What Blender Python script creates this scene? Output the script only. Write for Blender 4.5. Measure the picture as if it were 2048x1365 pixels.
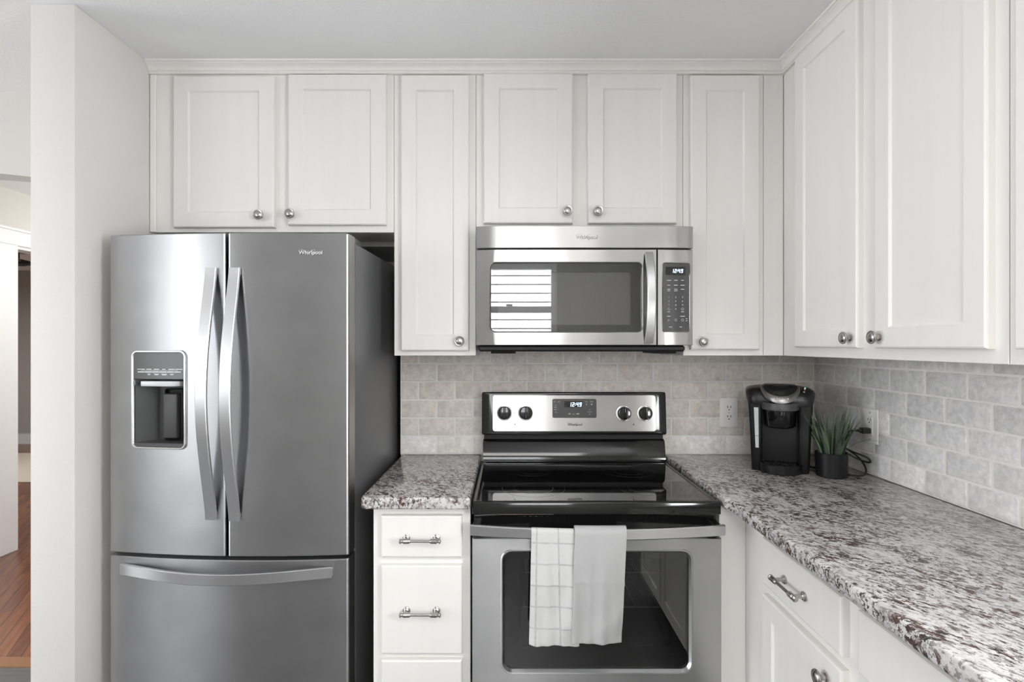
import bpy, bmesh, math, random
from math import sin, cos, pi, radians, sqrt
from mathutils import Vector, Matrix, noise

for o in list(bpy.data.objects):
    bpy.data.objects.remove(o)
SC = bpy.context.scene
COL = SC.collection
random.seed(7)

# ------------------------------------------------------------------ camera
# world: x to the right, z up, the tiled back wall is the plane y = 0, the viewer looks along +y
cam_d = bpy.data.cameras.new('camera')
cam = bpy.data.objects.new('camera', cam_d)
COL.objects.link(cam)
cam.location = (0.0, -2.256, 1.376)
cam.rotation_euler = (radians(90), 0, 0)
cam_d.sensor_width = 36.0
cam_d.lens = 1065.0 / 2048.0 * 36.0
cam_d.shift_x = 6.0 / 2048.0
cam_d.shift_y = 7.5 / 2048.0
cam_d.clip_start = 0.02
SC.camera = cam

# ------------------------------------------------------------------ world, sun, daylight, fill lights, exposure
w = bpy.data.worlds.new('sky')
SC.world = w
w.use_nodes = True
w.node_tree.nodes['Background'].inputs['Color'].default_value = (0.80, 0.88, 1.0, 1)
w.node_tree.nodes['Background'].inputs['Strength'].default_value = 1.6

def sun(name, energy, rot, ang=2.0):
    d = bpy.data.lights.new(name, 'SUN'); d.energy = energy; d.angle = radians(ang)
    o = bpy.data.objects.new(name, d); o.rotation_euler = rot; COL.objects.link(o); return o

def area(name, energy, loc, rot, sx, sy, color=(1, 1, 1), spread=180):
    d = bpy.data.lights.new(name, 'AREA'); d.shape = 'RECTANGLE'; d.size = sx; d.size_y = sy
    d.energy = energy; d.color = color; d.spread = radians(spread)
    o = bpy.data.objects.new(name, d); o.location = loc; o.rotation_euler = rot; COL.objects.link(o); return o

sun('sun', 62.0, (radians(-50), 0, radians(8)))
# daylight by the left rear and sink windows; the other lights are added fill
area('daylight_rear_door', 22, (-3.55, -3.58, 1.42), (radians(90), 0, 0), 1.6, 1.3, (0.97, 0.985, 1.0))
area('left_fill', 160, (-5.98, -1.55, 1.40), (radians(90), 0, radians(-90)), 1.7, 1.5, (0.97, 0.985, 1.0))  # added fill for the right-hand cabinets; the wall has no opening here
area('daylight_sink_window', 50, (1.28, -2.19, 1.55), (radians(90), 0, radians(90)), 0.52, 0.95, (0.97, 0.985, 1.0))
def point_fill(name, energy, loc, r, color):
    d = bpy.data.lights.new(name, 'POINT'); d.energy = energy; d.shadow_soft_size = r; d.color = color
    o = bpy.data.objects.new(name, d); o.location = loc; COL.objects.link(o)
point_fill('hall_fill', 46, (-2.1, 1.9, 1.95), 0.15, (1.0, 0.99, 0.97))  # added to brighten the hall; no fixture is built
point_fill('rear_left_fill', 18, (-3.0, -3.0, 1.85), 0.15, (1.0, 0.985, 0.96))  # added fill for the ceiling; also sets the bright band on the refrigerator
area('kitchen_fill', 22, (0.1, -2.75, 2.36), (0, 0, 0), 1.2, 0.5, (1.0, 0.985, 0.96))  # added fill from above, behind the viewer
area('far_room_fill', 60, (-5.8, 2.6, 2.2), (0, 0, 0), 0.8, 0.8, (1.0, 0.99, 0.97))  # added light for the far room, no fixture there

SC.view_settings.view_transform = 'Standard'
SC.view_settings.look = 'None'
SC.view_settings.exposure = -0.22
SC.view_settings.gamma = 1.0
SC.view_settings.use_curve_mapping = False

# ------------------------------------------------------------------ materials
def nmat(name):
    m = bpy.data.materials.new(name); m.use_nodes = True
    nt = m.node_tree
    return m, nt, nt.nodes['Principled BSDF']

def N(nt, t, **kw):
    n = nt.nodes.new(t)
    for k, v in kw.items():
        if k.startswith('i_'):
            n.inputs[k[2:].replace('_', ' ')].default_value = v
        else:
            setattr(n, k, v)
    return n

def plain(name, col, rough=0.5, metal=0.0, spec=0.5, coat=0.0, bump=None, ior=None):
    m, nt, p = nmat(name)
    p.inputs['Base Color'].default_value = (*col, 1)
    p.inputs['Roughness'].default_value = rough
    p.inputs['Metallic'].default_value = metal
    p.inputs['Specular IOR Level'].default_value = spec
    p.inputs['Coat Weight'].default_value = coat
    if ior: p.inputs['IOR'].default_value = ior
    if bump:
        scale, strength, dist = bump
        tc = N(nt, 'ShaderNodeTexCoord')
        no = N(nt, 'ShaderNodeTexNoise'); no.inputs['Scale'].default_value = scale; no.inputs['Detail'].default_value = 3
        b = N(nt, 'ShaderNodeBump'); b.inputs['Strength'].default_value = strength; b.inputs['Distance'].default_value = dist
        nt.links.new(tc.outputs['Object'], no.inputs['Vector'])
        nt.links.new(no.outputs['Fac'], b.inputs['Height'])
        nt.links.new(b.outputs['Normal'], p.inputs['Normal'])
    return m

def emit(name, col, strength):
    m, nt, p = nmat(name)
    p.inputs['Base Color'].default_value = (0.02, 0.02, 0.02, 1)
    p.inputs['Emission Color'].default_value = (*col, 1)
    p.inputs['Emission Strength'].default_value = strength
    return m

def steel(name, col, rough, aniso, streak=0.12, smudge=0.06):
    """brushed stainless steel: grain runs along U of the mesh's UV map"""
    m, nt, p = nmat(name)
    L = nt.links.new
    p.inputs['Metallic'].default_value = 1.0
    p.inputs['Anisotropic'].default_value = aniso
    p.inputs['Anisotropic Rotation'].default_value = 0.25
    tg = N(nt, 'ShaderNodeTangent', direction_type='UV_MAP')
    L(tg.outputs['Tangent'], p.inputs['Tangent'])
    tc = N(nt, 'ShaderNodeTexCoord')
    mp = N(nt, 'ShaderNodeMapping'); mp.inputs['Scale'].default_value = (6, 900, 1)
    L(tc.outputs['UV'], mp.inputs['Vector'])
    n1 = N(nt, 'ShaderNodeTexNoise'); n1.inputs['Scale'].default_value = 1.0; n1.inputs['Detail'].default_value = 2
    L(mp.outputs['Vector'], n1.inputs['Vector'])
    n2 = N(nt, 'ShaderNodeTexNoise'); n2.inputs['Scale'].default_value = 9.0; n2.inputs['Detail'].default_value = 5
    L(tc.outputs['Object'], n2.inputs['Vector'])
    r1 = N(nt, 'ShaderNodeMapRange'); r1.inputs['To Min'].default_value = rough - 0.010; r1.inputs['To Max'].default_value = rough + 0.010
    L(n1.outputs['Fac'], r1.inputs['Value'])
    r2 = N(nt, 'ShaderNodeMapRange'); r2.inputs['From Min'].default_value = 0.35; r2.inputs['From Max'].default_value = 0.7
    r2.inputs['To Min'].default_value = -smudge; r2.inputs['To Max'].default_value = smudge
    L(n2.outputs['Fac'], r2.inputs['Value'])
    ad = N(nt, 'ShaderNodeMath', operation='ADD')
    L(r1.outputs['Result'], ad.inputs[0]); L(r2.outputs['Result'], ad.inputs[1])
    L(ad.outputs['Value'], p.inputs['Roughness'])
    cr = N(nt, 'ShaderNodeMix', data_type='RGBA')
    cr.inputs['A'].default_value = (*[c * (1 - streak) for c in col], 1)
    cr.inputs['B'].default_value = (*[min(1, c * (1 + streak)) for c in col], 1)
    L(n1.outputs['Fac'], cr.inputs['Factor'])
    # faint hand marks and cleaning smears
    r3 = N(nt, 'ShaderNodeMapRange'); r3.inputs['From Min'].default_value = 0.35; r3.inputs['From Max'].default_value = 0.68
    r3.inputs['To Min'].default_value = 0.955; r3.inputs['To Max'].default_value = 1.045
    L(n2.outputs['Fac'], r3.inputs['Value'])
    m3 = N(nt, 'ShaderNodeMix', data_type='RGBA', blend_type='MULTIPLY'); m3.inputs['Factor'].default_value = 1.0
    L(cr.outputs['Result'], m3.inputs['A']); L(r3.outputs['Result'], m3.inputs['B'])
    L(m3.outputs['Result'], p.inputs['Base Color'])
    return m

def tinted_glass(name, tint, ior=1.9, rough=0.0):
    m, nt, p = nmat(name)
    nt.nodes.remove(p)
    L = nt.links.new
    out = nt.nodes['Material Output']
    fr = N(nt, 'ShaderNodeFresnel'); fr.inputs['IOR'].default_value = ior
    tr = N(nt, 'ShaderNodeBsdfTransparent'); tr.inputs['Color'].default_value = (*tint, 1)
    gl = N(nt, 'ShaderNodeBsdfGlossy'); gl.inputs['Roughness'].default_value = rough
    mx = N(nt, 'ShaderNodeMixShader')
    L(fr.outputs['Fac'], mx.inputs['Fac']); L(tr.outputs['BSDF'], mx.inputs[1]); L(gl.outputs['BSDF'], mx.inputs[2])
    L(mx.outputs['Shader'], out.inputs['Surface'])
    return m

def painted_wood(name, col):
    m, nt, p = nmat(name); L = nt.links.new
    tc = N(nt, 'ShaderNodeTexCoord')
    mp = N(nt, 'ShaderNodeMapping'); mp.inputs['Scale'].default_value = (30, 30, 2.5)
    L(tc.outputs['Object'], mp.inputs['Vector'])
    no = N(nt, 'ShaderNodeTexNoise'); no.inputs['Scale'].default_value = 1.0; no.inputs['Detail'].default_value = 4
    L(mp.outputs['Vector'], no.inputs['Vector'])
    mx = N(nt, 'ShaderNodeMix', data_type='RGBA')
    mx.inputs['A'].default_value = (*[c * 0.965 for c in col], 1); mx.inputs['B'].default_value = (*[c * 1.03 for c in col], 1)
    L(no.outputs['Fac'], mx.inputs['Factor']); L(mx.outputs['Result'], p.inputs['Base Color'])
    p.inputs['Roughness'].default_value = 0.38
    b = N(nt, 'ShaderNodeBump'); b.inputs['Strength'].default_value = 0.12; b.inputs['Distance'].default_value = 0.001
    L(no.outputs['Fac'], b.inputs['Height']); L(b.outputs['Normal'], p.inputs['Normal'])
    return m

def granite(name):
    m, nt, p = nmat(name); L = nt.links.new
    tc = N(nt, 'ShaderNodeTexCoord')
    # flow lines bend slowly
    w1 = N(nt, 'ShaderNodeTexNoise'); w1.inputs['Scale'].default_value = 3.0; w1.inputs['Detail'].default_value = 2
    L(tc.outputs['Object'], w1.inputs['Vector'])
    mixv = N(nt, 'ShaderNodeMix', data_type='VECTOR'); mixv.inputs['Factor'].default_value = 0.07
    L(tc.outputs['Object'], mixv.inputs['A']); L(w1.outputs['Color'], mixv.inputs['B'])
    m0 = N(nt, 'ShaderNodeMapping'); m0.inputs['Rotation'].default_value = (0, 0, radians(58))
    L(mixv.outputs['Result'], m0.inputs['Vector'])
    mp = N(nt, 'ShaderNodeMapping'); mp.inputs['Scale'].default_value = (0.80, 1.32, 1.05)
    L(m0.outputs['Vector'], mp.inputs['Vector'])
    def noise(scale, det, rough=0.6, dist=0.0, off=0.0):
        o = N(nt, 'ShaderNodeVectorMath', operation='ADD'); o.inputs[1].default_value = (off, off * 1.7, off * 0.6)
        L(mp.outputs['Vector'], o.inputs[0])
        n = N(nt, 'ShaderNodeTexNoise'); n.inputs['Scale'].default_value = scale; n.inputs['Detail'].default_value = det
        n.inputs['Roughness'].default_value = rough; n.inputs['Distortion'].default_value = dist
        L(o.outputs['Vector'], n.inputs['Vector']); return n
    def ramp(n, a, b):
        r = N(nt, 'ShaderNodeMapRange', interpolation_type='SMOOTHSTEP'); r.inputs['From Min'].default_value = a; r.inputs['From Max'].default_value = b
        L(n.outputs['Fac'], r.inputs['Value']); return r.outputs['Result']
    def mul(a, b):
        k = N(nt, 'ShaderNodeMath', operation='MULTIPLY'); L(a, k.inputs[0]); L(b, k.inputs[1]); return k.outputs['Value']
    def over(base, colr, fac):
        x = N(nt, 'ShaderNodeMix', data_type='RGBA'); L(fac, x.inputs['Factor'])
        if isinstance(base, tuple): x.inputs['A'].default_value = (*base, 1)
        else: L(base, x.inputs['A'])
        x.inputs['B'].default_value = (*colr, 1); return x.outputs['Result']
    c = over((0.60, 0.583, 0.578), (0.45, 0.433, 0.43), ramp(noise(30, 6, 0.7, 0.2), 0.44, 0.60))
    c = over(c, (0.25, 0.232, 0.228), ramp(noise(85, 5, 0.72, 0.25, 3.1), 0.54, 0.575))
    patch = ramp(noise(11, 5, 0.65, 0.3, 8.3), 0.44, 0.56)
    c = over(c, (0.090, 0.052, 0.043), mul(ramp(noise(62, 6, 0.74, 0.3, 5.7), 0.51, 0.535), patch))
    c = over(c, (0.045, 0.036, 0.035), mul(ramp(noise(95, 5, 0.72, 0.3, 1.9), 0.535, 0.565), ramp(noise(14, 3, 0.55, 0.2, 12.1), 0.40, 0.54)))
    L(c, p.inputs['Base Color'])
    p.inputs['Roughness'].default_value = 0.16
    return m

def stone_tile(name):
    m, nt, p = nmat(name); L = nt.links.new
    at = N(nt, 'ShaderNodeAttribute', attribute_name='tint')
    rp = N(nt, 'ShaderNodeValToRGB')  # grey low end carries the right wall's cooler light, beige middle the back wall's
    e = rp.color_ramp.elements
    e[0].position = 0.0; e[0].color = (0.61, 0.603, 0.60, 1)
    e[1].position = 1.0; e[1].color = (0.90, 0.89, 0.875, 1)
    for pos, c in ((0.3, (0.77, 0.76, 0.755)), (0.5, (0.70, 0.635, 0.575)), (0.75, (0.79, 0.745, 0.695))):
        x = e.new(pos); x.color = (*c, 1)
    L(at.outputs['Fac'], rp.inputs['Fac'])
    tc = N(nt, 'ShaderNodeTexCoord')
    no = N(nt, 'ShaderNodeTexNoise'); no.inputs['Scale'].default_value = 42; no.inputs['Detail'].default_value = 9; no.inputs['Roughness'].default_value = 0.72
    no.inputs['Distortion'].default_value = 0.25
    L(tc.outputs['Object'], no.inputs['Vector'])
    r = N(nt, 'ShaderNodeMapRange'); r.inputs['From Min'].default_value = 0.3; r.inputs['From Max'].default_value = 0.7
    r.inputs['To Min'].default_value = 0.74; r.inputs['To Max'].default_value = 1.18
    L(no.outputs['Fac'], r.inputs['Value'])
    mx = N(nt, 'ShaderNodeMix', data_type='RGBA', blend_type='MULTIPLY'); mx.inputs['Factor'].default_value = 1
    L(rp.outputs['Color'], mx.inputs['A']); L(r.outputs['Result'], mx.inputs['B'])
    L(mx.outputs['Result'], p.inputs['Base Color'])
    p.inputs['Roughness'].default_value = 0.55
    n2 = N(nt, 'ShaderNodeTexNoise'); n2.inputs['Scale'].default_value = 140; n2.inputs['Detail'].default_value = 3
    L(tc.outputs['Object'], n2.inputs['Vector'])
    b = N(nt, 'ShaderNodeBump'); b.inputs['Strength'].default_value = 0.25; b.inputs['Distance'].default_value = 0.001
    L(n2.outputs['Fac'], b.inputs['Height']); L(b.outputs['Normal'], p.inputs['Normal'])
    return m

def planks(name, c0, c1, width, length, ang, rough=0.3, mortar=(0.05, 0.03, 0.02), msize=0.0012):
    m, nt, p = nmat(name); L = nt.links.new
    tc = N(nt, 'ShaderNodeTexCoord')
    mp = N(nt, 'ShaderNodeMapping'); mp.inputs['Rotation'].default_value = (0, 0, radians(ang))
    L(tc.outputs['Object'], mp.inputs['Vector'])
    br = N(nt, 'ShaderNodeTexBrick')
    br.inputs['Color1'].default_value = (*c0, 1); br.inputs['Color2'].default_value = (*c1, 1); br.inputs['Mortar'].default_value = (*mortar, 1)
    br.inputs['Scale'].default_value = 1.0; br.inputs['Brick Width'].default_value = length; br.inputs['Row Height'].default_value = width
    br.inputs['Mortar Size'].default_value = msize
    L(mp.outputs['Vector'], br.inputs['Vector'])
    m2 = N(nt, 'ShaderNodeMapping'); m2.inputs['Scale'].default_value = (4, 45, 1)
    L(mp.outputs['Vector'], m2.inputs['Vector'])
    no = N(nt, 'ShaderNodeTexNoise'); no.inputs['Scale'].default_value = 1.0; no.inputs['Detail'].default_value = 5
    L(m2.outputs['Vector'], no.inputs['Vector'])
    r = N(nt, 'ShaderNodeMapRange'); r.inputs['To Min'].default_value = 0.5; r.inputs['To Max'].default_value = 1.5
    L(no.outputs['Fac'], r.inputs['Value'])
    mx = N(nt, 'ShaderNodeMix', data_type='RGBA', blend_type='MULTIPLY'); mx.inputs['Factor'].default_value = 1
    L(br.outputs['Color'], mx.inputs['A']); L(r.outputs['Result'], mx.inputs['B'])
    L(mx.outputs['Result'], p.inputs['Base Color'])
    p.inputs['Roughness'].default_value = rough
    return m

def cloth(name, base, line=None):
    """woven cotton; with line colour a windowpane check is woven in (UV in metres)"""
    m, nt, p = nmat(name); L = nt.links.new
    tc = N(nt, 'ShaderNodeTexCoord')
    n = N(nt, 'ShaderNodeTexNoise'); n.inputs['Scale'].default_value = 60; n.inputs['Detail'].default_value = 4
    L(tc.outputs['UV'], n.inputs['Vector'])
    if line:
        sp = N(nt, 'ShaderNodeSeparateXYZ'); L(tc.outputs['UV'], sp.inputs['Vector'])
        def stripes(sock, off):
            a = N(nt, 'ShaderNodeMath', operation='ADD'); a.inputs[1].default_value = off; L(sock, a.inputs[0])
            q = N(nt, 'ShaderNodeMath', operation='PINGPONG'); q.inputs[1].default_value = 0.031; L(a.outputs[0], q.inputs[0])
            r = N(nt, 'ShaderNodeMapRange', interpolation_type='SMOOTHSTEP'); r.inputs['From Min'].default_value = 0.0036; r.inputs['From Max'].default_value = 0.0010
            L(q.outputs[0], r.inputs['Value']); return r.outputs['Result']
        a = stripes(sp.outputs['X'], -0.016); b = stripes(sp.outputs['Y'], 0.0)
        s = N(nt, 'ShaderNodeMath', operation='ADD'); s.use_clamp = True; L(a, s.inputs[0]); L(b, s.inputs[1])
        k = N(nt, 'ShaderNodeMath', operation='MULTIPLY'); L(s.outputs[0], k.inputs[0]); L(n.outputs['Fac'], k.inputs[1])
        k2 = N(nt, 'ShaderNodeMath', operation='MULTIPLY'); k2.inputs[1].default_value = 1.5; L(k.outputs[0], k2.inputs[0])
        mx = N(nt, 'ShaderNodeMix', data_type='RGBA'); L(k2.outputs[0], mx.inputs['Factor'])
        mx.inputs['A'].default_value = (*base, 1); mx.inputs['B'].default_value = (*line, 1)
        L(mx.outputs['Result'], p.inputs['Base Color'])
    else:
        p.inputs['Base Color'].default_value = (*base, 1)
    p.inputs['Roughness'].default_value = 0.9
    p.inputs['Specular IOR Level'].default_value = 0.15
    wv = N(nt, 'ShaderNodeTexNoise'); wv.inputs['Scale'].default_value = 420; wv.inputs['Detail'].default_value = 2
    L(tc.outputs['UV'], wv.inputs['Vector'])
    b = N(nt, 'ShaderNodeBump'); b.inputs['Strength'].default_value = 0.35; b.inputs['Distance'].default_value = 0.001
    L(wv.outputs['Fac'], b.inputs['Height']); L(b.outputs['Normal'], p.inputs['Normal'])
    return m

def leaf_mat(name):
    m, nt, p = nmat(name); L = nt.links.new
    at = N(nt, 'ShaderNodeAttribute', attribute_name='tint')
    mx = N(nt, 'ShaderNodeMix', data_type='RGBA'); L(at.outputs['Fac'], mx.inputs['Factor'])
    mx.inputs['A'].default_value = (0.045, 0.075, 0.045, 1); mx.inputs['B'].default_value = (0.20, 0.26, 0.165, 1)
    L(mx.outputs['Result'], p.inputs['Base Color']); p.inputs['Roughness'].default_value = 0.45
    return m

def siding_mat(name):
    m, nt, p = nmat(name)
    p.inputs['Base Color'].default_value = (0.80, 0.80, 0.80, 1); p.inputs['Roughness'].default_value = 0.6
    return m

M = dict(
    cab=painted_wood('cabinet_paint', (0.80, 0.788, 0.755)),
    inside=plain('cabinet_underside', (0.30, 0.29, 0.28), 0.6),
    wall=plain('wall_paint', (0.675, 0.662, 0.635), 0.7, bump=(240, 0.28, 0.003)),
    hallwall=plain('hall_wall_paint', (0.64, 0.625, 0.59), 0.75, bump=(260, 0.2, 0.002)),
    rear=plain('rear_wall_paint', (0.42, 0.415, 0.40), 0.75),
    ceiling=plain('ceiling_paint', (0.88, 0.88, 0.89), 0.85, bump=(120, 0.3, 0.003)),
    white=plain('trim_white', (0.84, 0.845, 0.85), 0.4),
    farwall=plain('far_room_paint', (0.44, 0.425, 0.395), 0.8),
    grout=plain('grout', (0.80, 0.775, 0.745), 0.85, bump=(300, 0.3, 0.001)),
    tile=stone_tile('tumbled_stone'),
    granite=granite('granite'),
    steel=steel('brushed_steel', (0.425, 0.425, 0.43), 0.30, 0.95, 0.04, 0.012),
    steel_mid=steel('satin_steel', (0.51, 0.505, 0.50), 0.25, 1.0, 0.03, 0.004),
    steel_door=steel('oven_steel', (0.46, 0.46, 0.465), 0.30, 0.93, 0.03, 0.008),
    handle=plain('handle_steel', (0.60, 0.60, 0.605), 0.30, 1.0),
    nickel=plain('brushed_nickel', (0.46, 0.445, 0.425), 0.27, 1.0),
    chrome=plain('chrome_edge', (0.82, 0.82, 0.82), 0.12, 1.0),
    fside=plain('fridge_side_paint', (0.115, 0.115, 0.12), 0.33, 0.0, 0.5, bump=(500, 0.05, 0.001)),
    gasket=plain('dark_gasket', (0.012, 0.012, 0.012), 0.6),
    gloss=plain('gloss_black', (0.006, 0.006, 0.006), 0.09),
    ctop=plain('ceramic_glass', (0.006, 0.006, 0.007), 0.035, ior=1.6),
    black=plain('black_plastic', (0.008, 0.008, 0.009), 0.35, spec=0.3),
    blackm=plain('matte_black_plastic', (0.016, 0.016, 0.017), 0.5, spec=0.3),
    charcoal=plain('charcoal_plastic', (0.062, 0.062, 0.063), 0.4),
    satin=plain('satin_black_plastic', (0.012, 0.012, 0.013), 0.3, spec=0.4),
    panel=plain('grey_touch_panel', (0.055, 0.055, 0.057), 0.10, ior=1.7),
    disp=plain('dispenser_panel', (0.055, 0.054, 0.052), 0.14, ior=1.55),
    screen=plain('screen_black', (0.003, 0.003, 0.004), 0.12),
    digit=emit('clock_digits', (0.62, 0.78, 1.0), 3.2),
    mark=plain('printed_white', (0.75, 0.75, 0.75), 0.5),
    markg=plain('printed_grey', (0.32, 0.32, 0.32), 0.5),
    markk=plain('printed_black', (0.02, 0.02, 0.02), 0.5),
    rim=plain('brushed_rim', (0.34, 0.335, 0.33), 0.36, 1.0),
    light_plastic=plain('light_grey_plastic', (0.58, 0.58, 0.585), 0.35),
    mglass=tinted_glass('microwave_glass', (0.80, 0.80, 0.80), 1.75),
    oglass=tinted_glass('oven_glass', (0.55, 0.55, 0.55), 1.75),
    cavity=plain('oven_enamel', (0.020, 0.020, 0.021), 0.4),
    mcav=plain('microwave_screen', (0.27, 0.265, 0.26), 0.5),
    rack=plain('rack_wire', (0.55, 0.55, 0.55), 0.3, 1.0),
    ring=plain('burner_print', (0.045, 0.045, 0.047), 0.12),
    plate=plain('outlet_plastic', (0.88, 0.87, 0.855), 0.35),
    slot=plain('outlet_slot', (0.02, 0.02, 0.02), 0.6),
    screw=plain('screw_head', (0.6, 0.6, 0.58), 0.35, 1.0),
    water=plain('water_tank', (0.55, 0.56, 0.56), 0.12),
    pot=plain('pot_black', (0.007, 0.007, 0.008), 0.42, spec=0.3),
    soil=plain('soil', (0.02, 0.016, 0.012), 0.95, bump=(300, 1.0, 0.004)),
    leaf=leaf_mat('grass_leaf'),
    cord=plain('cord_rubber', (0.012, 0.012, 0.012), 0.5),
    check=cloth('checked_cotton', (0.55, 0.55, 0.545), (0.38, 0.38, 0.38)),
    terry=cloth('terry_cotton', (0.41, 0.41, 0.408)),
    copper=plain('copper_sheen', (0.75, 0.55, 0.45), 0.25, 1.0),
    wood=planks('wood_floor', (0.27, 0.112, 0.060), (0.175, 0.074, 0.046), 0.058, 1.1, 62, 0.27),
    thresh=plain('threshold_wood', (0.30, 0.15, 0.075), 0.35),
    tilefloor=planks('kitchen_floor_tile', (0.11, 0.11, 0.115), (0.14, 0.137, 0.137), 0.30, 0.60, 0, 0.35, (0.16, 0.155, 0.15), 0.006),
    rug=plain('rug_wool', (0.60, 0.55, 0.46), 0.95, bump=(120, 0.6, 0.01)),
    fan=plain('fan_dark_wood', (0.03, 0.028, 0.026), 0.5),
    siding=siding_mat('vinyl_siding'),
    green=emit('green_led', (0.15, 0.9, 0.55), 1.2),
    pink=emit('pink_led', (1.0, 0.62, 0.62), 1.0),
)

# ------------------------------------------------------------------ mesh helpers
class MB:
    def __init__(s): s.bm = bmesh.new(); s.tint = None
    def box(s, x0, x1, y0, y1, z0, z1, bev=0.0, seg=1):
        t = bmesh.new()
        bmesh.ops.create_cube(t, size=1.0)
        for v in t.verts:
            v.co = Vector(((x0 + x1) / 2 + v.co.x * (x1 - x0), (y0 + y1) / 2 + v.co.y * (y1 - y0), (z0 + z1) / 2 + v.co.z * (z1 - z0)))
        if bev: bmesh.ops.bevel(t, geom=t.edges[:], offset=bev, segments=seg, profile=0.5, affect='EDGES')
        s.merge(t); return s
    def merge(s, t, mat=None):
        me = bpy.data.meshes.new('tmp'); t.to_mesh(me); t.free()
        if mat: me.transform(mat)
        s.bm.from_mesh(me); bpy.data.meshes.remove(me); return s
    def rings(s, loops, cap0=True, cap1=True, closed=True):
        """skin a list of equally long point loops"""
        bm = s.bm; R = [[bm.verts.new(p) for p in lp] for lp in loops]
        n = len(R[0])
        for a, b in zip(R, R[1:]):
            for i in range(n if closed else n - 1):
                j = (i + 1) % n
                try: bm.faces.new((a[i], a[j], b[j], b[i]))
                except ValueError: pass
        if cap0: bm.faces.new(list(reversed(R[0])))
        if cap1: bm.faces.new(R[-1])
        return s
    def prism(s, pts, z0, z1, bev=0.0, seg=2, top_only=False):
        """polygon in plan (x, y), raised from z0 to z1"""
        t = bmesh.new()
        a = [t.verts.new((x, y, z0)) for x, y in pts]; b = [t.verts.new((x, y, z1)) for x, y in pts]
        n = len(pts)
        t.faces.new(list(reversed(a))); t.faces.new(b)
        for i in range(n): t.faces.new((a[i], a[(i + 1) % n], b[(i + 1) % n], b[i]))
        bmesh.ops.recalc_face_normals(t, faces=t.faces[:])
        if bev:
            E = [e for e in t.edges if abs(e.verts[0].co.z - e.verts[1].co.z) < 1e-6 and (not top_only or e.verts[0].co.z > (z0 + z1) / 2)]
            bmesh.ops.bevel(t, geom=E, offset=bev, segments=seg, profile=0.5, affect='EDGES')
        s.merge(t); return s
    def lathe(s, prof, seg=24, mat=None):
        """profile [(r, h)], turned about z"""
        t = MB(); loops = [[(max(r, 1e-5) * cos(2 * pi * k / seg), max(r, 1e-5) * sin(2 * pi * k / seg), h) for k in range(seg)] for r, h in prof]
        t.rings(loops)
        bmesh.ops.recalc_face_normals(t.bm, faces=t.bm.faces[:])
        s.merge(t.bm, mat); return s
    def tube(s, pts, r, seg=8, caps=True):
        P = [Vector(p) for p in pts]; loops = []
        prev = None
        for i, p in enumerate(P):
            T = (P[min(i + 1, len(P) - 1)] - P[max(i - 1, 0)]).normalized()
            if prev is None:
                a = Vector((0, 0, 1)) if abs(T.z) < 0.9 else Vector((1, 0, 0))
                U = T.cross(a).normalized()
            else:
                U = (prev - T * prev.dot(T)).normalized()
            prev = U; V = T.cross(U)
            rr = r[i] if isinstance(r, (list, tuple)) else r
            loops.append([tuple(p + (U * cos(2 * pi * k / seg) + V * sin(2 * pi * k / seg)) * rr) for k in range(seg)])
        s.rings(loops, caps, caps); return s
    def sweep(s, pts, sec, up):
        """cross-section [(side, up)] carried along a path"""
        P = [Vector(p) for p in pts]; up = Vector(up); loops = []
        for i, p in enumerate(P):
            T = (P[min(i + 1, len(P) - 1)] - P[max(i - 1, 0)]).normalized()
            S = T.cross(up).normalized(); U = S.cross(T).normalized()
            loops.append([tuple(p + S * a + U * b) for a, b in sec])
        s.rings(loops); return s
    def build(s, name, mat, parent=None, loc=None, rot=None, smooth=35, uv=False, attr=None):
        bm = s.bm
        bmesh.ops.recalc_face_normals(bm, faces=bm.faces[:])
        me = bpy.data.meshes.new(name); bm.to_mesh(me); bm.free()
        return link_mesh(name, me, mat, parent, loc, rot, smooth, uv)

def link_mesh(name, me, mat, parent=None, loc=None, rot=None, smooth=35, uv=False):
    if mat:
        me.materials.clear(); me.materials.append(M[mat])
    if smooth:
        for p in me.polygons: p.use_smooth = True
        me.set_sharp_from_angle(angle=radians(smooth))
    if uv:
        u = me.uv_layers.new(name='UVMap')
        for p in me.polygons:
            nx, ny, nz = [abs(c) for c in p.normal]
            for li in p.loop_indices:
                c = me.vertices[me.loops[li].vertex_index].co
                if uv == 'v':   # grain upright
                    u.data[li].uv = (c.z, c.x + c.y)
                elif nz > 0.9: u.data[li].uv = (c.x, c.y)
                elif nx > ny: u.data[li].uv = (c.y, c.z)
                else: u.data[li].uv = (c.x, c.z)
    o = bpy.data.objects.new(name, me); COL.objects.link(o)
    if parent: o.parent = parent
    if loc: o.location = loc
    if rot: o.rotation_euler = rot
    return o

def thing(name, label, cat, loc=(0, 0, 0), rz=0.0, group=None):
    o = bpy.data.objects.new(name, None); COL.objects.link(o)
    o.empty_display_size = 0.05
    o.location = loc; o.rotation_euler = (0, 0, rz)
    o['label'] = label; o['category'] = cat
    if group: o['group'] = group
    return o

def tag(o, label, cat, group=None):
    o['label'] = label; o['category'] = cat
    if group: o['group'] = group
    return o

def struct(o):
    o['kind'] = 'structure'; return o

def rrect(cx, cy, w, h, r, n=6):
    pts = []
    for k, (sx, sy) in enumerate(((1, 1), (-1, 1), (-1, -1), (1, -1))):
        ox, oy = cx + sx * (w / 2 - r), cy + sy * (h / 2 - r)
        for i in range(n + 1):
            a = (k + i / n) * pi / 2
            pts.append((ox + r * cos(a), oy + r * sin(a)))
    return pts

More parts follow.
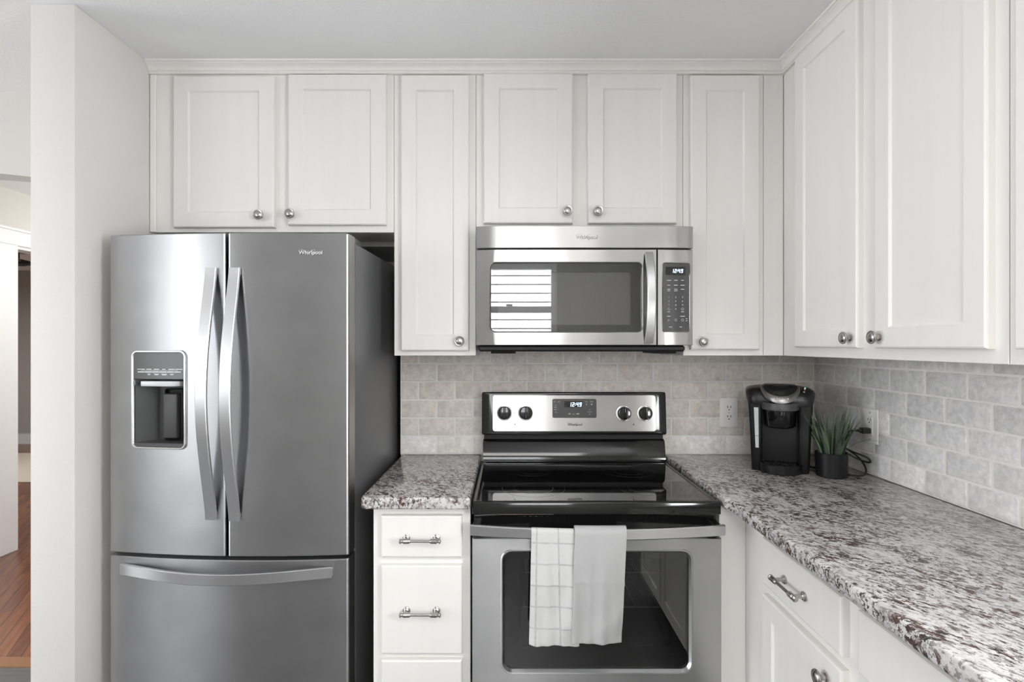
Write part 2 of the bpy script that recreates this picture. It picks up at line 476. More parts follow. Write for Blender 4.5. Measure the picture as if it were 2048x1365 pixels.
def text_bm(mb, s, size, mat, extrude=0.0004, align='CENTER', bold=0.0):
    c = bpy.data.curves.new('t', 'FONT'); c.body = s; c.size = size; c.align_x = align; c.align_y = 'CENTER'
    c.extrude = extrude; c.offset = bold; c.resolution_u = 3
    o = bpy.data.objects.new('t', c); COL.objects.link(o)
    dg = bpy.context.evaluated_depsgraph_get(); dg.update()
    me = bpy.data.meshes.new_from_object(o.evaluated_get(dg))
    me.transform(mat)
    mb.bm.from_mesh(me)
    bpy.data.objects.remove(o); bpy.data.curves.remove(c); bpy.data.meshes.remove(me)

FRONT = Matrix.Rotation(pi / 2, 4, 'X')      # text / lathe axis z -> faces -y

def facing(x, y, z):
    return Matrix.Translation((x, y, z)) @ FRONT

SEG = {'0': 'abcdef', '1': 'bc', '2': 'abged', '3': 'abgcd', '4': 'fgbc', '5': 'afgcd', '6': 'afgedc', '7': 'abc', '8': 'abcdefg', '9': 'abcdfg'}
def seven(mb, s, x, y, z, h):
    """seven-segment clock digits standing on a face towards -y; x is the left edge, z the bottom"""
    wd, t, sl = h * 0.52, h * 0.15, 0.12
    def bar(x0, x1, z0, z1):
        f = [(x0 + sl * z0, z0), (x1 + sl * z0, z0), (x1 + sl * z1, z1), (x0 + sl * z1, z1)]
        mb.rings([[(x + a, y, z + b) for a, b in f], [(x + a, y - 0.0005, z + b) for a, b in f]])
    for ch in s:
        if ch == ':':
            bar(-0.06 * h, 0.1 * h, h * 0.25, h * 0.42); bar(-0.06 * h, 0.1 * h, h * 0.62, h * 0.79); x += h * 0.26; continue
        for q in SEG[ch]:
            m = h / 2
            if q == 'a': bar(0, wd, h - t, h)
            if q == 'd': bar(0, wd, 0, t)
            if q == 'g': bar(0, wd, m - t / 2, m + t / 2)
            if q == 'b': bar(wd - t, wd, m, h)
            if q == 'c': bar(wd - t, wd, 0, m)
            if q == 'f': bar(0, t, m, h)
            if q == 'e': bar(0, t, 0, m)
        x += h * 0.74

def logo(px_, py_, pz_, width, mat, parent, rz=0.0):
    """script of the maker with the orbit swoosh round it"""
    x = y = z = 0.0
    mb = MB()
    size = width * 0.268
    text_bm(mb, 'Whirlpool', size, facing(x, y - 0.0009, z), 0.0004, bold=size * 0.008)
    # the open orbit: rises behind the l, falls below the p
    pts = []
    for i in range(31):
        a = radians(-100 + i * 295 / 30)
        px, pz = cos(a) * width * 0.21, sin(a) * width * 0.075
        t = radians(38)
        pts.append((x + width * 0.03 + px * cos(t) - pz * sin(t), y - 0.0006, z + px * sin(t) + pz * cos(t)))
    rad = [max(0.00015, width * 0.008 * sin(pi * i / 30)) for i in range(31)]
    mb.tube(pts, rad, 5)
    pts = [(x - width * 0.52 + i * width * 0.03, y - 0.0006, z + width * (0.155 - 0.0012 * i * i)) for i in range(9)]
    mb.tube(pts, width * 0.007, 5)
    o = mb.build('logo', mat, parent, loc=(px_, py_, pz_), rot=(0, 0, rz), smooth=0)
    if mat == 'mark':       # shadow beneath the bright letters, drawn as a dark offset copy
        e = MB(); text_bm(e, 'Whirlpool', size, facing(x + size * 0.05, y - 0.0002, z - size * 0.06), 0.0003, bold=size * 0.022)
        e.build('logo_shadow', 'charcoal', o, smooth=0)
    return o

# ------------------------------------------------------------------ the room
CEIL = 2.408
def boxes(name, mat, *bs, smooth=0):
    mb = MB()
    for b in bs: mb.box(*b)
    return struct(mb.build(name, mat, smooth=smooth))

boxes('floor', 'tilefloor', (-6.1, 1.4, -3.7, 0.012, -0.05, 0))
boxes('floor_hall', 'wood', (-9.0, -1.3, 0.080, 6.0, -0.05, 0), (-1.3, 1.4, 0.080, 0.6, -0.05, 0))
boxes('trim_threshold', 'thresh', (-3.30, -1.30, 0.012, 0.080, -0.05, 0.006))
boxes('ceiling', 'ceiling', (-9.0, 1.4, -3.7, 6.0, CEIL, CEIL + 0.1))
# back wall, with the deep recess the refrigerator backs into
boxes('wall_back', 'wall', (-0.4576, 1.4, 0, 0.55, 0, CEIL), (-1.314, -0.4576, 0, 0.55, 1.792, CEIL), (-1.314, -0.4576, 0.42, 0.55, 0, 1.792))
boxes('wall_right', 'wall', (1.296, 1.4, -1.92, 0, 0, CEIL), (1.296, 1.4, -2.46, -1.92, 0, 1.07), (1.296, 1.4, -2.46, -1.92, 2.03, CEIL), (1.296, 1.4, -3.7, -2.46, 0, CEIL))
mb = MB(); mb.box(-1.449, -1.314, -0.645, 0.6, 0, CEIL, 0.004, 2)
struct(mb.build('wall_left', 'wall', smooth=30))
boxes('wall_kitchen_left', 'rear', (-6.1, -6.0, -3.7, -0.087, 0, CEIL))
# rear wall behind the viewer with two window openings
W1 = (-0.48, 0.425, 0.95, 2.15); W2 = (-4.37, -2.73, 0.75, 2.10)
boxes('wall_rear', 'rear', (-6.1, W2[0], -3.7, -3.6, 0, CEIL), (W2[1], W1[0], -3.7, -3.6, 0, CEIL), (W1[1], 1.4, -3.7, -3.6, 0, CEIL),
      (W2[0], W2[1], -3.7, -3.6, 0, W2[2]), (W2[0], W2[1], -3.7, -3.6, W2[3], CEIL),
      (W1[0], W1[1], -3.7, -3.6, 0, W1[2]), (W1[0], W1[1], -3.7, -3.6, W1[3], CEIL))
def window(name, W, zm):
    x0, x1, z0, z1 = W
    mb = MB()
    for b in ((x0, x0 + 0.05), (x1 - 0.05, x1)): mb.box(b[0], b[1], -3.69, -3.60, z0, z1, 0.003)
    mb.box(x0 + 0.0505, x1 - 0.0505, -3.69, -3.60, z1 - 0.05, z1, 0.003); mb.box(x0 + 0.0505, x1 - 0.0505, -3.69, -3.58, z0, z0 + 0.05, 0.003)
    mb.box(x0 + 0.0505, x1 - 0.0505, -3.67, -3.63, zm - 0.03, zm + 0.03, 0.003)
    mb.box((x0 + x1) / 2 - 0.03, (x0 + x1) / 2 + 0.03, -3.63, -3.615, zm + 0.03, zm + 0.05, 0.003)
    return struct(mb.build(name, 'white'))
window('window_1', W1, 1.713); window('window_2', W2, 1.4)
# neighbour's clapboard wall outside window_1
mb = MB()
for k in range(34):
    z = 0.0 + k * 0.105
    mb.rings([[(-2.2, -4.9, z), (-2.2, -4.872, z), (-2.2, -4.888, z + 0.105), (-2.2, -4.9, z + 0.105)],
              [(1.8, -4.9, z), (1.8, -4.872, z), (1.8, -4.888, z + 0.105), (1.8, -4.9, z + 0.105)]])
struct(mb.build('wall_outside', 'siding', smooth=0))

# wall with the arched passage to the hall, seen past the partition
mb = MB()
c, a, h, zs = -2.375, 0.92, 0.22, 1.866
arch = [(c - a * cos(pi * i / 40), zs + h * sin(pi * i / 40)) for i in range(41)]
poly = [(-6.1, 0), (-3.295, 0)] + arch + [(-1.455, 0), (-1.449, 0), (-1.449, CEIL), (-6.1, CEIL)]
mb.rings([[(x, -0.087, z) for x, z in poly], [(x, 0.02, z) for x, z in poly]])
struct(mb.build('wall_arch', 'hallwall', smooth=30))
# hall: side wall with a cased doorway, far room beyond
boxes('wall_hall', 'hallwall', (-3.42, -3.31, 0.02, 1.315, 0, CEIL), (-3.42, -3.31, 2.20, 4.5, 0, CEIL), (-3.42, -3.31, 1.315, 2.20, 2.04, CEIL),
      (-3.42, -1.3, 3.4, 3.5, 0, CEIL), (-1.40, -1.30, 0.55, 3.4, 0, CEIL))
mb = MB()
mb.box(-3.312, -3.29, 1.165, 1.315, 0, 2.04, 0.003); mb.box(-3.312, -3.29, 2.20, 2.33, 0, 2.04, 0.003)
mb.box(-3.312, -3.287, 1.165, 2.33, 2.04, 2.135, 0.003); mb.box(-3.312, -3.280, 1.150, 2.345, 2.135, 2.155, 0.004)
mb.box(-3.42, -3.312, 1.300, 1.318, 0, 2.04); mb.box(-3.42, -3.312, 2.197, 2.215, 0, 2.04); mb.box(-3.42, -3.312, 1.315, 2.20, 2.022, 2.042)
struct(mb.build('trim_door', 'white'))
boxes('wall_far', 'farwall', (-9.0, -3.42, 5.14, 5.24, 0, CEIL), (-9.0, -8.9, 0.12, 5.14, 0, CEIL), (-9.0, -3.42, 0.021, 0.12, 0, CEIL))
boxes('baseboard_far', 'white', (-8.9, -3.42, 5.115, 5.14, 0, 0.14))
tag(MB().box(-7.6, -4.3, 3.05, 4.45, 0.0, 0.012, 0.004).build('area_rug', 'rug'), 'pale beige rug on the wood floor of the far room', 'rug')
fan = thing('ceiling_fan', 'ceiling fan with dark blades in the room beyond the doorway', 'ceiling fan', (-5.35, 3.55, CEIL))
MB().lathe([(0.06, -0.03), (0.065, 0)], 20).build('canopy', 'white', fan)
MB().tube([(0, 0, -0.03), (0, 0, -0.10)], 0.012, 10).build('downrod', 'fan', fan)
MB().lathe([(0.05, -0.17), (0.10, -0.155), (0.10, -0.115), (0.04, -0.10)], 24).build('motor', 'fan', fan)
for k in range(5):
    a = 2 * pi * k / 5 + 0.25
    m = MB(); m.prism([(0.09, -0.03), (0.2, -0.06), (0.62, -0.075), (0.64, 0), (0.62, 0.075), (0.2, 0.06), (0.09, 0.03)], -0.139, -0.131)
    m.build('blade', 'fan', fan, rot=(0, 0, a))

# ------------------------------------------------------------------ tiled backsplashes (real bevelled stones on a grout bed)
def tiles(name, label, u0, u1, z0, z1, place, dark):
    """u runs along the wall; place(u, depth, z) -> world"""
    root = thing(name, label, 'backsplash')
    g = MB()
    g.rings([[place(u0, 0, z0), place(u1, 0, z0), place(u1, 0, z1), place(u0, 0, z1)],
             [place(u0, 0.0088, z0), place(u1, 0.0088, z0), place(u1, 0.0088, z1), place(u0, 0.0088, z1)]])
    g.build('grout_bed', 'grout', root, smooth=0)
    verts, faces, tint = [], [], []
    rowh, tw, gr = 0.0762, 0.1524, 0.0031
    nrow = int(math.ceil((z1 - z0) / rowh))
    for r in range(nrow):
        za, zb = z0 + r * rowh + gr, min(z0 + (r + 1) * rowh - 0.0, z1) - gr * 0.6
        if zb - za < 0.008: continue
        off = 0.0 if r % 2 == 0 else tw / 2
        k = math.floor((u0 - off) / tw)
        while off + k * tw < u1:
            a, b = max(off + k * tw, u0) + gr, min(off + (k + 1) * tw, u1) - gr
            k += 1
            if b - a < 0.008: continue
            jit = lambda q: q + random.uniform(-0.0009, 0.0009)
            dp = 0.0095 + random.uniform(0, 0.0012)
            bv = 0.0026
            base = len(verts)
            c0 = [(jit(a), jit(za)), (jit(b), jit(za)), (jit(b), jit(zb)), (jit(a), jit(zb))]
            cu, cz = (a + b) / 2, (za + zb) / 2
            def ring(ins, d):
                out = []
                for (u, z) in c0:
                    su = ins if u < cu else -ins; sz = ins if z < cz else -ins
                    # clipped corners give the tumbled look
                    p1 = (u + su + (0.003 if u < cu else -0.003), z + sz); p2 = (u + su, z + sz + (0.003 if z < cz else -0.003))
                    out.append((p1, p2, u < cu, z < cz))
                order = [out[0][1], out[0][0], out[1][0], out[1][1], out[2][1], out[2][0], out[3][0], out[3][1]]
                for (u, z) in order: verts.append(place(u, d, z))
            ring(0, 0.006); ring(0, dp - bv * 0.8); ring(bv * 0.4, dp - bv * 0.25); ring(bv, dp)
            nf0 = len(faces)
            for q in range(3):
                for i in range(8):
                    j = (i + 1) % 8
                    faces.append((base + q * 8 + i, base + q * 8 + j, base + q * 8 + 8 + j, base + q * 8 + 8 + i))
            faces.append(tuple(base + 24 + i for i in range(8)))
            # random stones; shade under cabinets and each wall's light are put into the tint
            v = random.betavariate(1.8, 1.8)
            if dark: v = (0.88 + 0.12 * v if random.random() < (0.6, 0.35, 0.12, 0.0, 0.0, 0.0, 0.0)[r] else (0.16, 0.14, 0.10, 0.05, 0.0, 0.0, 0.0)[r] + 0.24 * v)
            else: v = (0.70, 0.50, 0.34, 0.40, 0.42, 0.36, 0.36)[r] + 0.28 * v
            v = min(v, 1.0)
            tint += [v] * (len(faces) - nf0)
    me = bpy.data.meshes.new('stone_tiles'); me.from_pydata(verts, [], faces); me.update()
    bm = bmesh.new(); bm.from_mesh(me); bmesh.ops.recalc_face_normals(bm, faces=bm.faces[:]); bm.to_mesh(me); bm.free()
    at = me.attributes.new('tint', 'FLOAT', 'FACE'); at.data.foreach_set('value', tint)
    link_mesh('stone_tiles', me, 'tile', root, smooth=50)
    return root
ZT = 1.40
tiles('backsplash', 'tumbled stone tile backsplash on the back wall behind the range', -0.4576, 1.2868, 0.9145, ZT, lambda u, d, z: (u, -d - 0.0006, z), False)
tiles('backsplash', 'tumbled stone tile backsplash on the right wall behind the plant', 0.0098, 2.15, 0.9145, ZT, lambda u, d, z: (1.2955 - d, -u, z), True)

# ------------------------------------------------------------------ cabinets
def door_mesh(w_, h_, thk=0.02, stile=0.055, shaker=True):
    """front panel towards -y, lower left back corner at the origin"""
    mb = MB()
    def ring(ins, y): return [(ins, y, ins), (w_ - ins, y, ins), (w_ - ins, y, h_ - ins), (ins, y, h_ - ins)]
    R = [ring(0, 0), ring(0, -thk + 0.006), ring(0.0015, -thk + 0.002), ring(0.005, -thk)]
    if shaker: R += [ring(stile, -thk), ring(stile + 0.0045, -thk + 0.0065)]
    mb.rings(R); return mb

def knob(parent, x, y, z):
    mb = MB()
    mb.lathe([(0.0095, 0), (0.0095, 0.003), (0.0065, 0.005), (0.0055, 0.010), (0.0075, 0.015), (0.014, 0.018), (0.0178, 0.021), (0.0180, 0.0235),
              (0.0165, 0.0255), (0.0135, 0.0250), (0.0125, 0.0258), (0.0095, 0.0275), (0.005, 0.0288), (0.0, 0.029)], 28, facing(0, 0, 0))
    return mb.build('knob', 'nickel', parent, loc=(x, y, z))

def bar_pull(parent, x, y, z, span=0.092):
    mb = MB()
    for s_ in (-1, 1):
        mb.lathe([(0.0115, 0), (0.0115, 0.003), (0.0085, 0.0045), (0.0085, 0.007), (0.0055, 0.009), (0.005, 0.024), (0.0065, 0.028), (0.007, 0.032), (0.005, 0.036)], 18, facing(s_ * span / 2, 0, 0))
        side = Matrix.Translation((s_ * span / 2, -0.03, 0)) @ Matrix.Rotation(s_ * pi / 2, 4, 'Y')
        mb.lathe([(0.005, -0.017), (0.0075, -0.013), (0.0078, 0.004), (0.005, 0.007), (0.0055, 0.010), (0.0078, 0.012), (0.0078, 0.0145), (0.0045, 0.017), (0, 0.0175)], 18, side)
    mb.tube([(-span / 2, -0.03, 0), (-span / 4, -0.03, 0), (span / 4, -0.03, 0), (span / 2, -0.03, 0)], [0.0048, 0.0042, 0.0042, 0.0048], 14)
    return mb.build('handle', 'nickel', parent, loc=(x, y, z))

def add_door(root, x0, x1, z0, z1, yf, knob_at=None, name='door', shaker=True, pull=None):
    d = door_mesh(x1 - x0, z1 - z0, shaker=shaker).build(name, 'cab', root, loc=(x0, yf, z0), smooth=20)
    if knob_at: knob(d, knob_at[0] - x0, -0.02, knob_at[1] - z0)
    if pull: bar_pull(d, pull[0] - x0, -0.02, pull[1] - z0)
    return d

TOP = 2.405
def wall_cab(label, loc, rz, width, z0, z1, depth, doors, floor_lift=0.0, scribe=None, group='white wall cabinets'):
    """local x along the run, face frame front at y = -depth"""
    r = thing('wall_cabinet', label, 'cabinet', loc, rz, group)
    MB().box(0.0006, width - 0.0006, -depth + 0.019, -0.011, z0 + floor_lift, z1).build('cabinet_box', 'cab', r, smooth=0)
    f = MB(); f.box(0.0006, width - 0.0006, -depth, -depth + 0.019, z0, z1, 0.0012)
    if floor_lift:
        for a, b in ((0.0006, 0.0186), (width - 0.0186, width - 0.0006)): f.box(a, b, -depth + 0.019, -0.012, z0, z0 + floor_lift)
    f.build('face_frame', 'cab', r, smooth=0)
    if scribe: MB().box(0.0006, scribe, -depth - 0.008, -depth, z0, 2.3635, 0.002).build('scribe_molding', 'cab', r)
    for d in doors: add_door(r, *d[:4], -depth, d[4])
    return r

DU = 0.305
wall_cab('two-door white wall cabinet above the refrigerator', (-1.312, 0, 0), 0, 0.891, 1.788, TOP, DU,
         [(0.092, 0.460, 1.802, 2.353, (0.412, 1.8435)), (0.509, 0.866, 1.811, 2.359, (0.524, 1.8475))], 0.022, 0.022)
wall_cab('tall narrow white wall cabinet left of the microwave', (-0.421, 0, 0), 0, 0.300, 1.336, TOP, DU,
         [(0.0275, 0.276, 1.354, 2.356, (0.243, 1.389))], 0.02)
wall_cab('two-door white wall cabinet above the microwave', (-0.121, 0, 0), 0, 0.758, 1.7935, TOP, DU,
         [(0.0285, 0.353, 1.8166, 2.362, (0.331, 1.858)), (0.4075, 0.732, 1.8166, 2.362, (0.441, 1.857))], 0.0)
wall_cab('tall narrow white wall cabinet right of the microwave', (0.637, 0, 0), 0, 0.295, 1.336, TOP, DU,
         [(0.023, 0.273, 1.358, 2.356, (0.063, 1.387))], 0.02)
tag(MB().box(0.9325, 1.0045, -0.305, -0.285, 1.336, TOP, 0.0012).build('filler_strip', 'cab'), 'plain white filler strip in the corner between the wall cabinets', 'filler panel')
RZ = -pi / 2
wall_cab('two-door white wall cabinet on the right wall above the plant', (1.296, -0.2855, 0), RZ, 0.898, 1.336, TOP, 0.289,
         [(0.1265, 0.4585, 1.367, 2.362, (0.4315, 1.396)), (0.5295, 0.8685, 1.367, 2.362, (0.5525, 1.396))], 0.02)
wall_cab('white wall cabinet cut off by the right edge of the picture', (1.296, -1.1845, 0), RZ, 0.70, 1.336, TOP, 0.289,
         [(0.0295, 0.335, 1.367, 2.362, (0.308, 1.396)), (0.365, 0.670, 1.367, 2.362, (0.395, 1.396))], 0.02)

# crown moulding, mitred in the corner
prof = [(0.0, 2.364), (0.012, 2.364), (0.014, 2.367), (0.012, 2.3715), (0.008, 2.3725), (0.008, 2.3765), (0.011, 2.3775), (0.0135, 2.3835),
        (0.019, 2.390), (0.0265, 2.3945), (0.029, 2.396), (0.029, 2.399), (0.034, 2.4005), (0.035, CEIL - 0.0005), (0.0, CEIL - 0.0005)]
mb = MB()
mb.rings([[(-1.3135, -(DU + p), z) for p, z in prof], [(1.007 - p, -(DU + p), z) for p, z in prof], [(1.007 - p, -1.885, z) for p, z in prof]])
tag(mb.build('crown_molding', 'cab', smooth=25), 'white crown molding running along the tops of the wall cabinets', 'molding')['kind'] = 'thing'

# base cabinets
r = thing('base_cabinet', 'white three-drawer base cabinet between refrigerator and range', 'cabinet', (-0.4215, 0, 0), 0, 'white base cabinets')
MB().box(0, 0.3015, -0.581, -0.011, 0.10, 0.8765).build('cabinet_box', 'cab', r, smooth=0)
MB().box(0, 0.3015, -0.60, -0.581, 0.10, 0.8765, 0.0012).build('face_frame', 'cab', r, smooth=0)
MB().box(0, 0.3015, -0.53, -0.02, 0.0, 0.10).build('toe_kick', 'blackm', r, smooth=0)
for z0, z1, pz in ((0.721, 0.850, 0.7826), (0.4236, 0.697, 0.560), (0.13, 0.405, 0.27)):
    add_door(r, 0.0285, 0.2775, z0, z1, -0.60, name='drawer', shaker=False, pull=(0.153, pz))

tag(MB().box(0.6535, 0.7365, -0.60, -0.58, 0.0, 0.8765, 0.0015).build('filler_strip', 'cab'), 'narrow white filler panel between the range and the right-hand base cabinet', 'filler panel')
r = thing('base_cabinet', 'white base cabinet with one drawer above a panelled door right of the range', 'cabinet', (1.296, -0.58, 0), RZ, 'white base cabinets')
FX = 0.559
MB().box(0.0, 0.553, -FX + 0.019, -0.011, 0.10, 0.8765).build('cabinet_box', 'cab', r, smooth=0)
MB().box(0.0, 0.553, -FX, -FX + 0.019, 0.10, 0.8765, 0.0012).build('face_frame', 'cab', r, smooth=0)
MB().box(0.0, 0.553, -FX + 0.07, -0.02, 0.0, 0.10).build('toe_kick', 'blackm', r, smooth=0)
add_door(r, 0.164, 0.525, 0.700, 0.831, -FX, name='drawer', shaker=False, pull=(0.338, 0.765))
add_door(r, 0.164, 0.525, 0.13, 0.671, -FX, (0.473, 0.624))
r = thing('base_cabinet', 'white base cabinet with a plain false front in the bottom right corner', 'cabinet', (1.296, -1.1335, 0), RZ, 'white base cabinets')
MB().box(0.0, 0.80, -FX + 0.019, -0.011, 0.10, 0.8765).build('cabinet_box', 'cab', r, smooth=0)
MB().box(0.0, 0.80, -FX, -FX + 0.019, 0.10, 0.8765, 0.0012).build('face_frame', 'cab', r, smooth=0)
MB().box(0.0, 0.80, -FX + 0.07, -0.02, 0.0, 0.10).build('toe_kick', 'blackm', r, smooth=0)
add_door(r, 0.0265, 0.77, 0.700, 0.831, -FX, name='false_front', shaker=False)
add_door(r, 0.0265, 0.39, 0.13, 0.671, -FX, (0.36, 0.624)); add_door(r, 0.407, 0.77, 0.13, 0.671, -FX, (0.437, 0.624))

# countertops
mb = MB()
mb.prism([(-0.4165, -0.648), (-0.1175, -0.648), (-0.1175, -0.0115), (-0.451, -0.0115), (-0.451, -0.630), (-0.4485, -0.639), (-0.443, -0.6455), (-0.434, -0.648)], 0.877, 0.914, 0.007, 3)
tag(mb.build('countertop', 'granite'), 'small speckled granite countertop between refrigerator and range', 'countertop')
mb = MB()
mb.prism([(0.6525, -0.0115), (1.2845, -0.0115), (1.2845, -1.93), (0.660, -1.93), (0.660, -0.668), (0.6585, -0.656), (0.6525, -0.648)], 0.877, 0.914, 0.007, 3)
tag(mb.build('countertop', 'granite'), 'L-shaped speckled granite countertop under the coffee maker and plant', 'countertop')

# ------------------------------------------------------------------ refrigerator
FW, BU = 0.381, 0.026
def fy(x): return -BU * (1 - (x / FW) ** 2)
fr = thing('refrigerator', 'stainless steel french door refrigerator with water dispenser and bottom freezer', 'refrigerator', (-0.878, -0.592, 0), radians(-2.14))
mb = MB(); mb.box(-FW + 0.004, FW - 0.004, 0.08, 0.84, 0.03, 1.706, 0.006, 2); mb.build('body', 'fside', fr)
for s_ in (-1, 1):
    mb = MB(); mb.box(s_ * 0.335 - 0.035, s_ * 0.335 + 0.035, 0.02, 0.16, 1.7065, 1.728, 0.006, 2); mb.build('hinge_cover', 'fside', fr)
mb = MB(); mb.box(-FW + 0.01, FW - 0.01, 0.067, 0.0795, 0.06, 1.70); mb.build('gasket', 'gasket', fr)
mb = MB(); mb.box(-FW + 0.02, FW - 0.02, 0.03, 0.079, 0.005, 0.075, 0.004); mb.build('base_grille', 'gasket', fr)

def curved_door(x0, x1, z0, z1, name, hole=None):
    """bowed steel slab; hole (x0, x1, z0, z1) is left open for the dispenser"""
    xs = [x0 + (x1 - x0) * i / 24 for i in range(25)]; zs = [z0, z1]
    if hole:
        xs = sorted(set([x for x in xs if not any(abs(x - q) < 0.006 for q in hole[:2])] + list(hole[:2]))); zs = [z0, hole[2], hole[3], z1]
    mb = MB(); bm = mb.bm
    rr = 0.006
    cols = []
    # plan: left side back -> rounded edge -> front -> rounded edge -> right side back
    plan = [(x0 + 0.003, 0.066), (x0, 0.060), (x0, fy(x0) + rr), (x0 + rr * 0.3, fy(x0) + rr * 0.3)]
    xin = [x0 + rr] + [x for x in xs if x0 + rr + 0.002 <= x <= x1 - rr - 0.002] + [x1 - rr]
    plan += [(x, fy(x)) for x in xin]
    plan += [(x1 - rr * 0.3, fy(x1) + rr * 0.3), (x1, fy(x1) + rr), (x1, 0.060), (x1 - 0.003, 0.066)]
    def zrow(z, inset):
        cy = 0.02
        return [bm.verts.new((x, y + (inset if y < 0.03 else 0), z)) for x, y in plan]
    rows = [(z0, 0.003), (z0 + 0.003, 0)] + [(z, 0) for z in zs[1:-1]] + [(z1 - 0.003, 0), (z1, 0.003)]
    V = [zrow(*q) for q in rows]
    n = len(plan)
    for k in range(len(V) - 1):
        for i in range(n - 1):
            if hole:
                xm = (plan[i][0] + plan[i + 1][0]) / 2; zm = (rows[k][0] + rows[k + 1][0]) / 2
                if hole[0] < xm < hole[1] and hole[2] < zm < hole[3] and 4 <= i < n - 5: continue
            bm.faces.new((V[k][i], V[k][i + 1], V[k + 1][i + 1], V[k + 1][i]))
        bm.faces.new((V[k][n - 1], V[k][0], V[k + 1][0], V[k + 1][n - 1]))
    bm.faces.new(list(reversed(V[0]))); bm.faces.new(V[-1])
    return mb.build(name, 'steel', fr, uv=True, smooth=15)
SEAM = 0.011
HX0, HX1, HZ0, HZ1 = -0.300, -0.116, 1.052, 1.359
ins = 0.006
dl = curved_door(-FW, SEAM - 0.004, 0.7235, 1.721, 'door', (HX0 + ins, HX1 - ins, HZ0 + ins, HZ1 - ins))
dr = curved_door(SEAM + 0.004, FW, 0.7235, 1.721, 'door')
fz = curved_door(-FW, FW, 0.09, 0.712, 'freezer_drawer')

def strap_v(parent, x, z0, z1, bow, wd=0.034, th=0.011):
    y0 = fy(x)
    pts = []
    for i in range(41):
        q = i / 40
        s_ = sin(pi * q) ** 1.25 if 0 < q < 1 else 0
        pts.append((x, y0 - 0.0075 - bow * s_, z0 + (z1 - z0) * q))
    mb = MB(); b = 0.002
    sec = [(-wd / 2, -th / 2 + b), (-wd / 2 + b, -th / 2), (wd / 2 - b, -th / 2), (wd / 2, -th / 2 + b), (wd / 2, th / 2 - b), (wd / 2 - b, th / 2), (-wd / 2 + b, th / 2), (-wd / 2, th / 2 - b)]
    mb.sweep(pts, sec, (0, 1, 0))
    for z in (z0 + 0.01, z1 - 0.01): mb.box(x - wd / 2 + 0.003, x + wd / 2 - 0.003, y0 - 0.008, y0 + 0.002, z - 0.009, z + 0.009, 0.001)
    return mb.build('handle', 'handle', parent, uv='v', smooth=25)
strap_v(dl, -0.033, 0.841, 1.612, 0.052)
strap_v(dr, 0.040, 0.838, 1.611, 0.052)
pts = []
for i in range(49):
    q = i / 48; x = -0.333 + 0.666 * q
    pts.append((x, fy(x) - 0.006 - 0.046 * sin(pi * q) ** 1.2 if 0 < q < 1 else fy(x) - 0.006, 0.675))
mb = MB(); th, wd, b = 0.011, 0.034, 0.002
sec = [(-th / 2 + b, -wd / 2), (th / 2 - b, -wd / 2), (th / 2, -wd / 2 + b), (th / 2, wd / 2 - b), (th / 2 - b, wd / 2), (-th / 2 + b, wd / 2), (-th / 2, wd / 2 - b), (-th / 2, -wd / 2 + b)]
mb.sweep(pts, sec, (0, 0, 1))
for x in (-0.315, 0.315): mb.box(x - 0.02, x + 0.02, fy(x) - 0.010, fy(x) + 0.003, 0.663, 0.687, 0.002)
mb.build('handle', 'handle', fz, uv=True, smooth=25)
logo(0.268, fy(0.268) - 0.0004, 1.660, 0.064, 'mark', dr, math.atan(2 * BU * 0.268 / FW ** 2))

# dispenser: its own frame of reference follows the bow of the door
dcx, dcz = (HX0 + HX1) / 2, (HZ0 + HZ1) / 2
dw, dh = HX1 - HX0, HZ1 - HZ0
ang = math.atan2(fy(HX1) - fy(HX0), dw)
mb = MB()
def rr3(w_, h_, r, y): return [(x, y, z) for x, z in rrect(0, 0, w_, h_, r, 6)]
mb.rings([rr3(dw, dh, 0.020, 0.004), rr3(dw, dh, 0.020, -0.0015), rr3(dw - 0.004, dh - 0.004, 0.018, -0.004), rr3(dw - 0.011, dh - 0.011, 0.0145, -0.004),
          rr3(dw - 0.015, dh - 0.015, 0.0125, -0.001), rr3(dw - 0.018, dh - 0.018, 0.011, 0.004)], False, False)
ds = mb.build('water_dispenser', 'chrome', fr, loc=(dcx, (fy(HX0) + fy(HX1)) / 2 - 0.0025, dcz), rot=(0, 0, ang), smooth=45)
iw, ih = dw - 0.012, dh - 0.012
mb = MB()   # recess shell, open to the front
x0, x1, z0, z1 = -iw / 2, iw / 2, -ih / 2, ih / 2 - 0.085
F = [(x0, 0.0, z0), (x1, 0.0, z0), (x1, 0.0, z1), (x0, 0.0, z1)]; B = [(x0 + 0.035, 0.066, z0 + 0.012), (x1 - 0.004, 0.066, z0 + 0.012), (x1 - 0.004, 0.066, z1), (x0 + 0.035, 0.066, z1)]
mb.rings([F, B], False, True)
mb.build('recess', 'charcoal', ds, smooth=0)
mb = MB(); mb.box(x0, x1, -0.001, 0.012, z1, ih / 2, 0.002); mb.box(x0, x1, 0.0125, 0.05, z1 - 0.001, z1 + 0.02)
cp = mb.build('control_panel', 'disp', ds)
mb = MB()
for k in range(6):
    bx = x0 + 0.016 + k * 0.0245
    mb.box(bx, bx + 0.0235, -0.0022, -0.001, z1 + 0.0215, z1 + 0.0255, 0.0004)
mb.build('button_strip', 'light_plastic', ds)
mb = MB()
for k, (a, l) in enumerate(((0.014, 0.026), (0.045, 0.017), (0.070, 0.018), (0.098, 0.011), (0.119, 0.021), (0.142, 0.024))):
    mb.box(x0 + a, x0 + a + l, -0.0016, -0.001, z1 + 0.0310, z1 + 0.0330)
